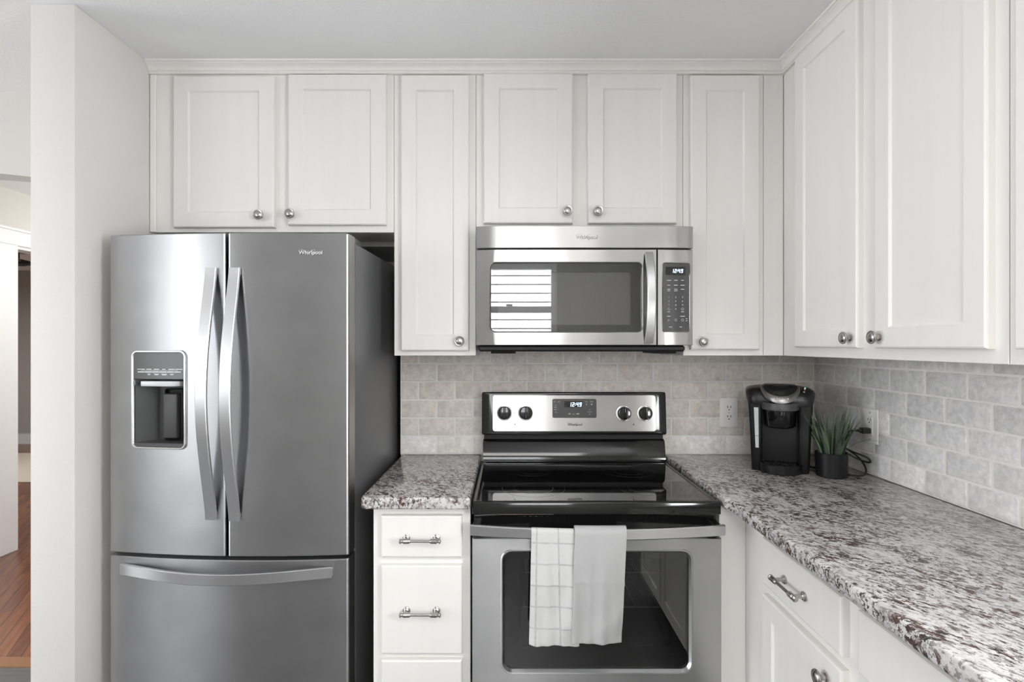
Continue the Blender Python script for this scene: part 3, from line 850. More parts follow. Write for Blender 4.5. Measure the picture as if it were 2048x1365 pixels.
for a, l in ((0.048, 0.012), (0.070, 0.018), (0.095, 0.020), (0.124, 0.014)):
    mb.box(x0 + a, x0 + a + l, -0.0016, -0.001, z1 + 0.0165, z1 + 0.0180); mb.box(x0 + a + 0.003, x0 + a + l - 0.003, -0.0016, -0.001, z1 + 0.0135, z1 + 0.0150)
mb.box(x0 + 0.028, x1 - 0.022, -0.0014, -0.001, z1 + 0.0280, z1 + 0.0286)
mb.build('button_print', 'mark', ds, smooth=0)
mb = MB(); mb.prism([(-0.056, 0.03), (-0.056, -0.006), (-0.050, -0.009), (0.052, -0.009), (0.066, 0.005), (0.066, 0.03)], z1 - 0.021, z1 - 0.005, 0.002)
mb.build('ice_chute', 'light_plastic', ds)
mb = MB()
mb.rings([[(x, 0.064, z) for x, z in rrect(0.010, -0.052, 0.062, 0.165, 0.006, 3)], [(x, 0.050, z) for x, z in rrect(0.010, -0.052, 0.062, 0.165, 0.006, 3)],
          [(x, 0.048, z) for x, z in rrect(0.010, -0.052, 0.056, 0.159, 0.005, 3)], [(x, 0.060, z) for x, z in rrect(0.010, -0.052, 0.054, 0.157, 0.005, 3)]], False, True)
mb.build('paddle_housing', 'gasket', ds)
mb = MB(); mb.box(-0.016, 0.033, 0.034, 0.058, -0.127, 0.016, 0.005, 3); mb.build('paddle', 'charcoal', ds)
mb = MB(); mb.box(x0 + 0.002, x1 - 0.002, -0.001, 0.060, z0 + 0.001, z0 + 0.012, 0.002); mb.build('drip_tray', 'charcoal', ds)

# ------------------------------------------------------------------ microwave over the range
mw = thing('microwave', 'stainless steel over-the-range microwave with black window', 'microwave', (0.2645, 0, 0))
MWH = 0.3795
mb = MB(); mb.box(-0.378, 0.369, -0.335, -0.012, 1.374, 1.7905, 0.003); mb.build('body', 'charcoal', mw)
def my(x): return -0.402 + 0.011 * abs(x / MWH) ** 10
def mw_panel(x0, x1, z0, z1, name, mat, hole=None, yb=-0.337, r=0.018):
    """thin bowed front; with a rounded window opening"""
    mb = MB()
    if not hole:
        n = 30; fx = [x0 + (x1 - x0) * i / n for i in range(n + 1)]
        plan = [(x0, yb)] + [(x, my(x)) for x in fx] + [(x1, yb)]
        mb.prism(plan, z0, z1, 0.0015, 1)
    else:
        hx0, hx1, hz0, hz1 = hole
        cx, cz, w_, h_ = (hx0 + hx1) / 2, (hz0 + hz1) / 2, hx1 - hx0, hz1 - hz0
        inner = rrect(cx, cz, w_, h_, r, 8)
        ocx, ocz = (x0 + x1) / 2, (z0 + z1) / 2
        # outer loop: each inner point is projected to the rectangle along the same corner fan
        outer = []
        for k in range(4):
            sx, sz = ((1, 1), (-1, 1), (-1, -1), (1, -1))[k]
            X, Z = (x1 if sx > 0 else x0), (z1 if sz > 0 else z0)
            for i in range(9):
                q = i / 8
                # first half runs along one side up to the corner, second half along the other
                px, pz = inner[k * 9 + i]
                if k in (0, 2):
                    outer.append((X, pz if q < 0.5 else Z) if q < 0.5 else ((X, Z) if q == 0.5 else (px, Z)))
                else:
                    outer.append((px, Z) if q < 0.5 else ((X, Z) if q == 0.5 else (X, pz)))
        def lift(P, dy=0.0): return [(x, my(x) + dy, z) for x, z in P]
        def scaled(P, d): return [(x + (d if x < ocx else -d), z + (d if z < ocz else -d)) for x, z in P]
        back = [(x, yb, z) for x, z in outer]
        mb.rings([back, lift(outer, 0.002), lift(scaled(outer, 0.0015), 0.0),
                  lift(rrect(cx, cz, w_ + 0.008, h_ + 0.008, r + 0.004, 8)), lift(rrect(cx, cz, w_ + 0.003, h_ + 0.003, r + 0.0015, 8), -0.0015), lift(inner, 0.001), lift(inner, 0.012)], False, False)
    return mb.build(name, mat, mw, uv=True, smooth=14)
mx = lambda px: (px - 1018) / 574.0 - 0.2645
mz = lambda py: 1.376 - (py - 690) / 574.0
vp = mw_panel(-MWH, MWH, 1.7135, 1.7905, 'vent_panel', 'steel_mid')
mb = MB(); mb.box(-0.372, 0.365, -0.385, -0.336, 1.7095, 1.7135); mb.build('vent_gap', 'gasket', mw)
hole = (mx(981.6), mx(1284), mz(663.6), mz(526))
md = mw_panel(-MWH, mx(1313.4), 1.3745, 1.7085, 'door', 'steel_mid', hole)
mb = MB(); P = rrect((hole[0] + hole[1]) / 2, (hole[2] + hole[3]) / 2, hole[1] - hole[0] - 0.001, hole[3] - hole[2] - 0.001, 0.017, 8)
mb.rings([[(x, my(x) + 0.0035, z) for x, z in P], [(x, my(x) + 0.0055, z) for x, z in P]]); mb.build('window', 'mglass', md)
mb = MB()      # dark printed border with the perforated screen set into it
P = rrect((hole[0] + hole[1]) / 2, (hole[2] + hole[3]) / 2, hole[1] - hole[0], hole[3] - hole[2], 0.017, 8)
Q = rrect((hole[0] + mx(1264)) / 2 + 0.012, (mz(543.5) + mz(650)) / 2, mx(1264) - hole[0] - 0.024, mz(543.5) - mz(650), 0.003, 8)
mb.rings([[(x, my(x) + 0.012, z) for x, z in P], [(x, my(x) + 0.012, z) for x, z in Q], [(x, my(x) + 0.022, z) for x, z in Q]], False, False)
mb.build('window_border', 'black', md)
mb = MB(); mb.rings([[(x, -0.378, z) for x, z in Q], [(x, -0.376, z) for x, z in Q]])
for k in range(46):
    x = Q[10][0] + (Q[0][0] - Q[10][0]) * (k + 0.5) / 46
    mb.box(x - 0.0012, x + 0.0012, -0.3795, -0.378, mz(649), mz(545))
mb.build('window_screen', 'mcav', md, smooth=0)
pts = []
for i in range(31):
    q = i / 30
    pts.append((0.2205, -0.409 - (0.036 * sin(pi * q) ** 0.8 if 0 < q < 1 else 0), 1.383 + 0.312 * q))
mb = MB(); wd, th, b = 0.028, 0.010, 0.002
sec = [(-wd / 2, -th / 2 + b), (-wd / 2 + b, -th / 2), (wd / 2 - b, -th / 2), (wd / 2, -th / 2 + b), (wd / 2, th / 2 - b), (wd / 2 - b, th / 2), (-wd / 2 + b, th / 2), (-wd / 2, th / 2 - b)]
mb.sweep(pts, sec, (0, 1, 0))
mb.build('handle', 'handle', md, uv='v', smooth=25)
kp = mw_panel(mx(1315.2), MWH, 1.3745, 1.7085, 'control_panel', 'steel_mid', (mx(1326), mx(1380), mz(663), mz(527)), r=0.006)
mb = MB(); kx0, kx1, kz0, kz1 = mx(1326), mx(1380), mz(663), mz(527)
mb.rings([[(x, my(x) + 0.001, z) for x, z in rrect((kx0 + kx1) / 2, (kz0 + kz1) / 2, kx1 - kx0, kz1 - kz0, 0.006, 8)],
          [(x, my(x) + 0.006, z) for x, z in rrect((kx0 + kx1) / 2, (kz0 + kz1) / 2, kx1 - kx0, kz1 - kz0, 0.006, 8)]])
mb.build('keypad', 'panel', kp)
KY = -0.4012
MB().box(mx(1331.5), mx(1371), KY - 0.0003, KY + 0.0012, mz(550), mz(534)).build('display', 'screen', kp)
mb = MB(); seven(mb, '12:49', mx(1342.8), KY - 0.0005, mz(546.2), 0.0130); mb.build('clock_digits', 'digit', kp, smooth=0)
mb = MB()
cols = (1337.5, 1351.5, 1365)
for ry, ws in ((561, (9, 7, 5.5)), (571, (6, 7.5, 8)), (579, (6, 6.5, 7)), (582, (5, 7, 0))):
    for cx_, w_ in zip(cols, ws):
        if w_: mb.box(mx(cx_) - w_ / 1148, mx(cx_) + w_ / 1148, KY - 0.0003, KY + 0.0008, mz(ry) - 0.0009, mz(ry) + 0.0009)
for row, y in enumerate((595, 603, 610.7)):
    for c_ in range(3): text_bm(mb, str(row * 3 + c_ + 1), 0.0080, facing(mx(cols[c_]), KY, mz(y)), 0.0003)
text_bm(mb, '0', 0.0080, facing(mx(cols[1]), KY, mz(618.7)), 0.0003)
def ringmark(x, z, r):
    mb.tube([(x + r * cos(2 * pi * k / 16), KY, z + r * sin(2 * pi * k / 16)) for k in range(17)], 0.0005, 4)
ringmark(mx(1337.5), mz(618.5), 0.0040); ringmark(mx(1365), mz(618.5), 0.0040); ringmark(mx(1351.5), mz(640.5), 0.0038); ringmark(mx(1365), mz(640.5), 0.0040)
for x, y, w_ in ((1337.5, 624, 5), (1365, 624, 5), (1337.5, 633, 6.5), (1365, 633, 9), (1341, 654.5, 6), (1361.5, 654.5, 5), (1373, 638, 3), (1373, 642, 3)):
    mb.box(mx(x) - w_ / 1148, mx(x) + w_ / 1148, KY - 0.0003, KY + 0.0008, mz(y) - 0.0009, mz(y) + 0.0009)
tx, tz = mx(1337.5), mz(640.5)
mb.tube([(tx - 0.003, KY, tz - 0.0038), (tx - 0.003, KY, tz + 0.0038), (tx + 0.004, KY, tz), (tx - 0.003, KY, tz - 0.0038)], 0.0005, 4)
mb.build('key_print', 'mark', kp, smooth=0)
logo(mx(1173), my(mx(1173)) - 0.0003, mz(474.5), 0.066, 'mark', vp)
mb = MB(); mb.box(-0.372, 0.355, -0.385, -0.02, 1.352, 1.3735, 0.006); mb.box(-0.33, -0.24, -0.35, -0.20, 1.3445, 1.353, 0.003); mb.box(0.25, 0.335, -0.35, -0.20, 1.3445, 1.353, 0.003)
mb.build('underside', 'blackm', mw)

# ------------------------------------------------------------------ range
rg = thing('range', 'stainless and black freestanding electric range with glass cooktop', 'range', (0.267, 0, 0))
RW = 0.3795
mb = MB()
for b_ in ((-RW + 0.003, -0.30, -0.58, -0.02, 0.02, 0.857), (0.30, RW - 0.003, -0.58, -0.02, 0.02, 0.857), (-0.30, 0.30, -0.58, -0.02, 0.02, 0.37),
           (-0.30, 0.30, -0.58, -0.02, 0.77, 0.857), (-0.30, 0.30, -0.08, -0.02, 0.37, 0.77)): mb.box(*b_)
mb.build('body', 'black', rg)
# cooktop: framed glass slab
mb = MB()
def rect(w0, w1, y0, y1, z, r=0.006): return [(x, y, z) for x, y in rrect((w0 + w1) / 2, (y0 + y1) / 2, w1 - w0, y1 - y0, r, 4)]
mb.rings([rect(-RW, RW, -0.636, -0.030, 0.860), rect(-RW, RW, -0.636, -0.030, 0.893), rect(-RW + 0.0015, RW - 0.0015, -0.6345, -0.0315, 0.896), rect(-RW + 0.004, RW - 0.004, -0.632, -0.034, 0.8975),
          rect(-RW + 0.019, RW - 0.019, -0.622, -0.044, 0.8975), rect(-RW + 0.021, RW - 0.021, -0.620, -0.046, 0.8960)], True, False)
ct = mb.build('cooktop', 'gloss', rg)
mb = MB(); mb.rings([rect(-RW + 0.0208, RW - 0.0208, -0.6202, -0.0458, 0.892), rect(-RW + 0.0208, RW - 0.0208, -0.6202, -0.0458, 0.8962)]); mb.build('glass', 'ctop', ct)
for x, y, r_ in ((-0.185, -0.235, 0.075), (0.185, -0.235, 0.095), (-0.185, -0.475, 0.105), (0.185, -0.475, 0.085)):
    mb = MB()
    for q in (r_, r_ * 0.62): mb.rings([[((q + d) * cos(2 * pi * k / 64), (q + d) * sin(2 * pi * k / 64), z) for k in range(64)] for d, z in ((-0.001, 0.0), (0.001, 0.0), (0.001, 0.0002), (-0.001, 0.0002))] , False, False)
    mb.build('burner_ring', 'ring', ct, loc=(x, y, 0.8962), smooth=0)
# backguard
mb = MB()
mb.rings([[(-0.372, -0.085, 0.8978), (0.372, -0.085, 0.8978), (0.372, -0.028, 0.8978), (-0.372, -0.028, 0.8978)],
          [(-0.372, -0.086, 0.908), (0.372, -0.086, 0.908), (0.372, -0.028, 0.908), (-0.372, -0.028, 0.908)],
          [(-0.373, -0.080, 0.922), (0.373, -0.080, 0.922), (0.373, -0.028, 0.922), (-0.373, -0.028, 0.922)],
          [(-0.374, -0.066, 0.975), (0.374, -0.066, 0.975), (0.374, -0.028, 0.975), (-0.374, -0.028, 0.975)],
          [(-0.372, -0.055, 0.986), (0.372, -0.055, 0.986), (0.372, -0.028, 0.986), (-0.372, -0.028, 0.986)]])
mb.build('backsplash_panel', 'gloss', rg, smooth=40)
mb = MB(); mb.box(-0.37, 0.37, -0.052, -0.028, 0.986, 1.012)
for x in (-0.24, -0.14, 0.11): mb.box(x, x + 0.03, -0.054, -0.052, 0.998, 1.002)
mb.build('vent_slot', 'gasket', rg, smooth=0)
tilt = math.atan2(0.016, 0.172)
BG = Matrix.Translation((0, -0.079, 1.008)) @ Matrix.Rotation(-tilt, 4, 'X')
mb = MB()
hb = 0.174
def cr3(w_, z0, z1, r, y): return [(x, y, z) for x, z in rrect(0, (z0 + z1) / 2, w_, z1 - z0, r, 5)]
mb.rings([cr3(0.752, 0, hb, 0.008, 0.045), cr3(0.757, 0, hb, 0.008, 0.004), cr3(0.754, 0.0015, hb - 0.0015, 0.008, 0.001), cr3(0.748, 0.004, hb - 0.004, 0.007, 0.0),
          cr3(0.690, 0.010, hb - 0.010, 0.012, -0.001)])
mb.bm.transform(BG); con = mb.build('control_console', 'gloss', rg, smooth=16)
sx = lambda px: (px - 1018) / 489.5 - 0.267
sz = lambda py: (870.5 - py) / 489.5
mb = MB()
mb.rings([cr3(sx(1313) - sx(985), 0, 0.148, 0.012, 0.0), cr3(sx(1313) - sx(985), 0, 0.148, 0.012, -0.0012), cr3(sx(1313) - sx(985) - 0.002, 0.001, 0.147, 0.011, -0.002)])
mb.bm.transform(BG @ Matrix.Translation(((sx(1313) + sx(985)) / 2, -0.001, sz(864)))); mb.build('control_plate', 'steel_mid', con, uv=True, smooth=14)
YP = -0.0031
mb = MB(); a = cr3(sx(1193.5) - sx(1105), 0, 38 / 489.5, 0.007, 0.0015); mb.rings([a, [(x, -0.0012, z) for x, y, z in a]])
mb.bm.transform(BG @ Matrix.Translation(((sx(1193.5) + sx(1105)) / 2, YP, sz(837)))); mb.build('control_display', 'panel', con)
mb = MB(); mb.box(sx(1129.5), sx(1165.5), YP - 0.0015, YP, sz(816), sz(804)); mb.bm.transform(BG); mb.build('clock_screen', 'screen', con, smooth=0)
mb = MB(); seven(mb, '12:49', sx(1138.2), YP - 0.0016, sz(814.6), 0.0170); mb.bm.transform(BG); mb.build('clock_digits', 'digit', con, smooth=0)
mb = MB()
def dash(mb, px, py, wpx, hpx=1.0): mb.box(sx(px) - wpx / 979, sx(px) + wpx / 979, YP - 0.0015, YP - 0.0005, sz(py) - hpx / 979, sz(py) + hpx / 979)
for grp in (((1110, 805, 5), (1118, 805, 5), (1112, 812, 3), (1111, 816, 5), (1111, 820.5, 5), (1112, 826, 3)),
            ((1173.5, 805, 5), (1184, 805, 7), (1173.5, 810, 2, 2.5), (1184, 810, 3, 2.5)), ((1180, 821, 3), (1180, 825, 9, 0.8), (1180, 829.5, 3)),
            ((1147.5, 829.5, 5, 0.8), (1139.5, 829, 4, 2.4), (1156, 829, 5.5, 2.4)), ((1132, 807, 3, 0.8), (1132, 813, 3, 0.8)), ((1162, 813, 3, 0.8),)):
    mb = MB()
    for q in grp: dash(mb, *q)
    mb.bm.transform(BG); mb.build('display_print', 'markg', con, smooth=0)
YQ = -0.003
def pdash(mb, px, py, wpx, hpx=0.6): mb.box(sx(px) - wpx / 979, sx(px) + wpx / 979, YQ - 0.0007, YQ + 0.0002, sz(py) - hpx / 979, sz(py) + hpx / 979)
for kx in (1009, 1051.6, 1248, 1290.5):
    mb = MB()
    for q in ((kx, 803, 3, 0.4), (kx, 806, 3, 0.4), (kx - 12.5, 815.5, 2.5, 0.4), (kx - 9, 815.5, 2, 0.4), (kx + 13.5, 815.5, 2.5, 0.4), (kx + 10, 815.5, 2, 0.4), (kx, 809.5, 1.5), (kx + 0.5, 845, 2.5, 0.4)): pdash(mb, *q)
    if kx == 1009: pdash(mb, 1005, 844, 3, 0.4); pdash(mb, 1015, 844, 3, 0.4); pdash(mb, 990, 827.5, 1.5, 1.5); pdash(mb, 1028, 827.5, 1.5, 1.5)
    mb.bm.transform(BG); mb.build('dial_print', 'markg', con, smooth=0)
for cx_ in (1030, 1267.7):
    mb = MB(); P = [(sx(cx_) + 0.0024 * cos(2 * pi * k / 12), sz(850) + 0.0024 * sin(2 * pi * k / 12)) for k in range(12)]
    mb.rings([[(x, YQ, z) for x, z in P], [(x, YQ - 0.0008, z) for x, z in P]])
    mb.bm.transform(BG); mb.build('indicator_light', 'markk', con, smooth=0)
    mb = MB(); pdash(mb, cx_ - 2.5, 855.7, 4, 0.4); pdash(mb, cx_ + 3, 855.7, 3, 0.4); mb.bm.transform(BG); mb.build('indicator_print', 'markg', con, smooth=0)
lg = logo(0, 0, 0, 0.053, 'markk', con); lg.data.transform(BG @ Matrix.Translation((sx(1150), YQ, sz(850.6))))
for kx, ky in ((1009, 827), (1051.6, 827), (1248, 828), (1290.5, 828)):
    m4 = BG @ Matrix.Translation((sx(kx), YQ, sz(ky))) @ FRONT
    kb = MB().lathe([(0.0315, 0), (0.0315, 0.0012), (0.029, 0.002)], 32, m4).build('knob_bezel', 'steel_mid', con, uv=True)
    mb = MB(); mb.lathe([(0.0270, 0.002), (0.0270, 0.010), (0.0262, 0.022), (0.0248, 0.0245), (0.020, 0.0252), (0, 0.0252)], 32, m4)
    t = MB(); t.box(-0.0045, 0.0045, -0.022, 0.022, 0.024, 0.033, 0.002); mb.merge(t.bm, m4); kb = mb.build('knob', 'gloss', con)
    t = MB(); t.box(-0.001, 0.001, 0.004, 0.0215, 0.033, 0.0334); t.bm.transform(m4); t.build('knob_mark', 'markg', con, smooth=0)
# below the cooktop
mb = MB(); mb.box(-RW + 0.004, RW - 0.004, -0.612, -0.579, 0.795, 0.8575, 0.002)
for k in range(26): mb.box(-0.24 + k * 0.018, -0.24 + k * 0.018 + 0.006, -0.6135, -0.611, 0.832, 0.846)
mb.build('vent_trim', 'gloss', rg)
MB().box(-0.300, -0.130, -0.628, -0.612, 0.8565, 0.8590).build('trim_glint', 'copper', rg, smooth=0)  # reflection in the gap under the lip, built as a copper strip
# oven door
dz0, dz1 = 0.20, 0.788
gx, gz0, gz1 = 0.2805, 0.387, 0.744
mb = MB(); yb, yf = -0.585, -0.640
inner = lambda e, y, r: [(x, y, z) for x, z in rrect(0, (gz0 + gz1) / 2, 2 * (gx + e), gz1 - gz0 + 2 * e, r, 8)]
outer = lambda e, y: [(x, y, z) for x, z in rrect(0, (dz0 + dz1) / 2, 2 * (RW - 0.001 - e), dz1 - dz0 - 2 * e, 0.0015, 8)]
mb.rings([outer(0, yb), outer(0, yf + 0.003), outer(0.002, yf), inner(0.0115, yf, 0.034), inner(0.0095, yf - 0.002, 0.032), inner(0.006, yf - 0.0015, 0.030), inner(0.0005, yf + 0.008, 0.025), inner(0, yf + 0.020, 0.024)], False, False)
od = mb.build('oven_door', 'steel_door', rg, uv=True, smooth=15)
mb = MB(); mb.rings([inner(0.0, yf + 0.009, 0.024), inner(0.0, yf + 0.013, 0.024)]); mb.build('window', 'oglass', od)
cx0, cx1, cz0, cz1 = -0.233, 0.205, 0.449, 0.719
mb = MB()
rr_ = [(x, z) for x, z in rrect((cx0 + cx1) / 2 + 0.012, (cz0 + cz1) / 2, cx1 - cx0 + 0.024, cz1 - cz0, 0.012, 8)]
mb.rings([inner(0.0, yf + 0.019, 0.024), [(x, yf + 0.019, z) for x, z in rr_], [(x, yf + 0.050, z) for x, z in rr_], [(x * 1.05, -0.10, z) for x, z in rr_]], False, True)
mb.build('oven_cavity', 'cavity', od, smooth=30)
for z in (0.646, 0.535):
    mb = MB()
    mb.tube([(cx0 + 0.01, -0.55, z), (cx1 + 0.014, -0.55, z)], 0.0022, 6); mb.tube([(cx0 + 0.01, -0.16, z), (cx1 + 0.014, -0.16, z)], 0.0022, 6)
    for k in range(13):
        x = cx0 + 0.015 + k * (cx1 - cx0) / 12.2; mb.tube([(x, -0.55, z), (x, -0.16, z)], 0.0013, 5)
    mb.build('oven_rack', 'rack', rg)
def hy(x): return -0.652 - 0.042 * max(0.0, cos(x / 0.3815 * pi / 2)) ** 0.85
pts = [(-0.3815 + 0.763 * i / 48, hy(-0.3815 + 0.763 * i / 48), 0.8185) for i in range(49)]
mb = MB(); th, wd, b = 0.013, 0.032, 0.003
sec = [(-th / 2 + b, -wd / 2), (th / 2 - b, -wd / 2), (th / 2, -wd / 2 + b), (th / 2, wd / 2 - b), (th / 2 - b, wd / 2), (-th / 2 + b, wd / 2), (-th / 2, wd / 2 - b), (-th / 2, -wd / 2 + b)]
mb.sweep(pts, sec, (0, 0, 1))
mb.build('oven_handle', 'handle', rg, uv=True, smooth=25)
mb = MB()
for x in (-0.365, 0.365): MB().box(x - 0.012, x + 0.012, -0.650, -0.60, 0.806, 0.831, 0.002).build('handle_bracket', 'black', rg)
mb = MB(); mb.box(-RW + 0.001, RW - 0.001, -0.632, -0.585, 0.04, 0.192, 0.003); mb.build('storage_drawer', 'steel_door', rg, uv=True)

# ------------------------------------------------------------------ towels over the oven handle
def towel(name, label, mat, xt0, xt1, xb0, xb1, zb, lift, seed, crease):
    """cloth strip: up behind the handle, over it, and down the front (world coordinates)"""
    rnd = random.Random(seed)
    ztop = 0.8365
    nu, nv = 30, 90
    ph = [rnd.uniform(0, 6.28) for _ in range(6)]
    front = ztop - zb; backl = 0.20
    bm = bmesh.new(); uvl = bm.loops.layers.uv.new('UVMap')
    grid = []
    for j in range(nv + 1):
        s_ = -backl + (front + backl) * j / nv          # distance along the cloth; 0 at the crest
        row = []
        for i in range(nu + 1):
            u = i / nu
            k = max(0.0, min(1.0, s_ / front))
            x = (xt0 + (xt1 - xt0) * u) * (1 - k) + (xb0 + (xb1 - xb0) * u) * k
            h0 = hy(x - 0.267)
            r_ = 0.011 + lift
            if abs(s_) < r_ * pi / 2:
                a = s_ / r_
                y = h0 - r_ * sin(a); z = ztop + lift - r_ + r_ * cos(a)
            elif s_ > 0:
                y = h0 - r_ ; z = ztop + lift - r_ - (s_ - r_ * pi / 2)
            else:
                y = h0 + r_ * 1.0; z = ztop + lift - r_ - (-s_ - r_ * pi / 2)
            if s_ > 0.02:
                kk = min(1, (s_ - 0.02) / 0.2)
                f = 0.0034 * sin(2 * pi * u * 1.6 + ph[0] + s_ * 3) + 0.0018 * sin(2 * pi * u * 3.7 + ph[1] - s_ * 5)
                f += 0.0034 * noise.noise(Vector((u * 5.0, s_ * 11.0, seed * 3.7))) + 0.0016 * noise.noise(Vector((u * 13.0, s_ * 30.0, seed * 1.3)))
                f -= 0.0022 * math.exp(-((s_ - front * 0.49) / 0.006) ** 2)         # pressed fold line
                y += kk * f - 0.002 * kk
                y += 0.006 * kk * (u - 0.5) * crease
                # diagonal crease near the hem
                dd = (u - 0.2) * 0.8 - (front - s_) / 0.13
                y -= 0.006 * math.exp(-(dd * 3.2) ** 2) * max(0, min(1, (s_ - front + 0.16) / 0.10))
                # hem fold
                if s_ > front - 0.018: y -= 0.0012
            if s_ < -0.02:
                y += 0.0010 * sin(2 * pi * u * 2 + ph[3])
            row.append(bm.verts.new((x, y, z)))
        grid.append(row)
    for j in range(nv):
        for i in range(nu):
            f = bm.faces.new((grid[j][i], grid[j][i + 1], grid[j + 1][i + 1], grid[j + 1][i]))
            f.smooth = True
            for lp, (a, b_) in zip(f.loops, ((i, j), (i + 1, j), (i + 1, j + 1), (i, j + 1))):
                lp[uvl].uv = (a / nu * (xt1 - xt0), (front + backl) * b_ / nv)
    me = bpy.data.meshes.new(name); bm.to_mesh(me); bm.free()
    me.materials.append(M[mat])
    o = bpy.data.objects.new(name, me); COL.objects.link(o)
    sd = o.modifiers.new('thickness', 'SOLIDIFY'); sd.thickness = 0.0028; sd.offset = 1.0
    ss = o.modifiers.new('soft', 'SUBSURF'); ss.levels = 1; ss.render_levels = 1
    tag(o, label, 'towel', 'kitchen towels on the oven handle')
    return o
towel('dish_towel', 'white dish towel with grey windowpane check, left one on the oven handle', 'check', 0.0660, 0.1910, 0.0575, 0.2060, 0.4905, 0.0, 3, 0.4)
towel('dish_towel', 'plain off-white terry towel, right one on the oven handle', 'terry', 0.1915, 0.3440, 0.1790, 0.3270, 0.4905, 0.0085, 5, -0.6)

# ------------------------------------------------------------------ outlets
def outlet(label, loc, rz, gfci):
    r = thing('wall_outlet', label, 'outlet', loc, rz, 'white wall outlets')
    mb = MB(); mb.box(-0.0375, 0.0375, -0.006, 0, -0.061, 0.061, 0.0025, 2); mb.build('cover_plate', 'plate', r)
    if not gfci:
        for z in (-0.0195, 0.0195):
            mb = MB(); P = [(0.0165 * cos(2 * pi * k / 28), max(-0.0135, min(0.0135, 0.0165 * sin(2 * pi * k / 28)))) for k in range(28)]
            mb.rings([[(x, -0.0055, z + q) for x, q in P], [(x, -0.0078, z + q) for x, q in P]]); rc = mb.build('receptacle', 'plate', r); sl = MB()
            for x in (-0.0065, 0.0065): sl.box(x - 0.0012, x + 0.0012, -0.0083, -0.0077, z + 0.000, z + 0.009)
            sl.box(-0.0022, 0.0022, -0.0083, -0.0077, z - 0.0095, z - 0.005); sl.build('slots', 'slot', rc, smooth=0)
        MB().lathe([(0.0028, 0.0058), (0.0028, 0.0068), (0, 0.0074)], 12, FRONT).build('screw', 'screw', r)
    else:
        mb = MB(); mb.box(-0.0165, 0.0165, -0.0085, -0.005, -0.0335, 0.0335, 0.0015); mb.box(-0.006, 0.006, -0.0102, -0.008, 0.001, 0.006, 0.0006); mb.box(-0.006, 0.006, -0.0102, -0.008, -0.006, -0.001, 0.0006)
        rc = mb.build('receptacle', 'plate', r)
        for z in (0.019, -0.019):
            sl = MB()
            for x in (-0.0065, 0.0065): sl.box(x - 0.0012, x + 0.0012, -0.0090, -0.0084, z, z + 0.008)
            sl.box(-0.0022, 0.0022, -0.0090, -0.0084, z - 0.0085, z - 0.004); sl.build('slots', 'slot', rc, smooth=0)
        for z in (0.047, -0.047): MB().lathe([(0.0028, 0.0058), (0.0028, 0.0068), (0, 0.0074)], 12, Matrix.Translation((0, 0, z)) @ FRONT).build('screw', 'screw', r)
    return r
outlet('white duplex outlet with nothing plugged in, left of the coffee maker', (0.925, -0.011, 1.0905), 0, False)
outlet('white outlet with a black plug in it, on the right wall beside the plant', (1.2845, -0.370, 1.0885), RZ, True)

# ------------------------------------------------------------------ coffee maker
CA = radians(-24)
CMX, CMY = 1.011, -0.262
cm = thing('coffee_maker', 'black single-serve pod coffee maker standing in the corner of the counter', 'coffee maker', (CMX, CMY, 0.914), CA)
def loft(mb, secs, n=8):
    """secs: (z, x0, x1, y0, y1, r)"""
    mb.rings([[(x, y, z) for x, y in rrect((x0 + x1) / 2, (y0 + y1) / 2, x1 - x0, y1 - y0, r, n)] for z, x0, x1, y0, y1, r in secs]); return mb
def sym(z, hw, y0, y1, r): return (z, -hw, hw, y0, y1, r)
loft(MB(), [sym(0.0, 0.088, -0.030, 0.120, 0.03), sym(0.006, 0.092, -0.035, 0.124, 0.03), sym(0.15, 0.099, -0.035, 0.126, 0.03), sym(0.245, 0.104, -0.035, 0.126, 0.03)]).build('body', 'blackm', cm, smooth=50)
for s_ in (-1, 1):
    q = lambda z, a, b, y0, r: (z, min(s_ * a, s_ * b), max(s_ * a, s_ * b), y0, 0.03, r)
    loft(MB(), [q(0.0, 0.060, 0.091, -0.070, 0.010), q(0.005, 0.058, 0.094, -0.073, 0.012), q(0.15, 0.058, 0.100, -0.076, 0.012), q(0.2455, 0.058, 0.105, -0.080, 0.012)]).build('side_column', 'black', cm, smooth=50)
loft(MB(), [sym(0.240, 0.105, -0.081, 0.126, 0.030), sym(0.250, 0.108, -0.084, 0.128, 0.034), sym(0.272, 0.113, -0.083, 0.128, 0.04), sym(0.287, 0.115, -0.076, 0.126, 0.042),
            sym(0.295, 0.111, -0.066, 0.122, 0.042), sym(0.301, 0.098, -0.052, 0.114, 0.045), sym(0.306, 0.076, -0.035, 0.100, 0.045), sym(0.308, 0.04, -0.01, 0.06, 0.03)]).build('top_housing', 'satin', cm, smooth=60)
def dee(hw, yf, yb, z, n=14):
    """D-shaped section bulging to the front"""
    P = [(hw * cos(pi + pi * i / n), yf * 0.45 + (yf * 0.55) * -sin(pi + pi * i / n), z) for i in range(n + 1)]
    return P + [(hw, yb, z), (-hw, yb, z)]
mb = MB(); mb.rings([dee(0.046, -0.118, 0.0, 0.164), dee(0.052, -0.124, 0.0, 0.170), dee(0.054, -0.127, 0.0, 0.226)]); mb.build('pod_holder', 'gloss', cm, smooth=50)
mb = MB(); mb.rings([dee(0.058, -0.131, 0.0, 0.226), dee(0.062, -0.135, 0.0, 0.229), dee(0.063, -0.136, 0.0, 0.252), dee(0.062, -0.135, 0.0, 0.254)]); mb.build('brew_head', 'charcoal', cm, smooth=50)
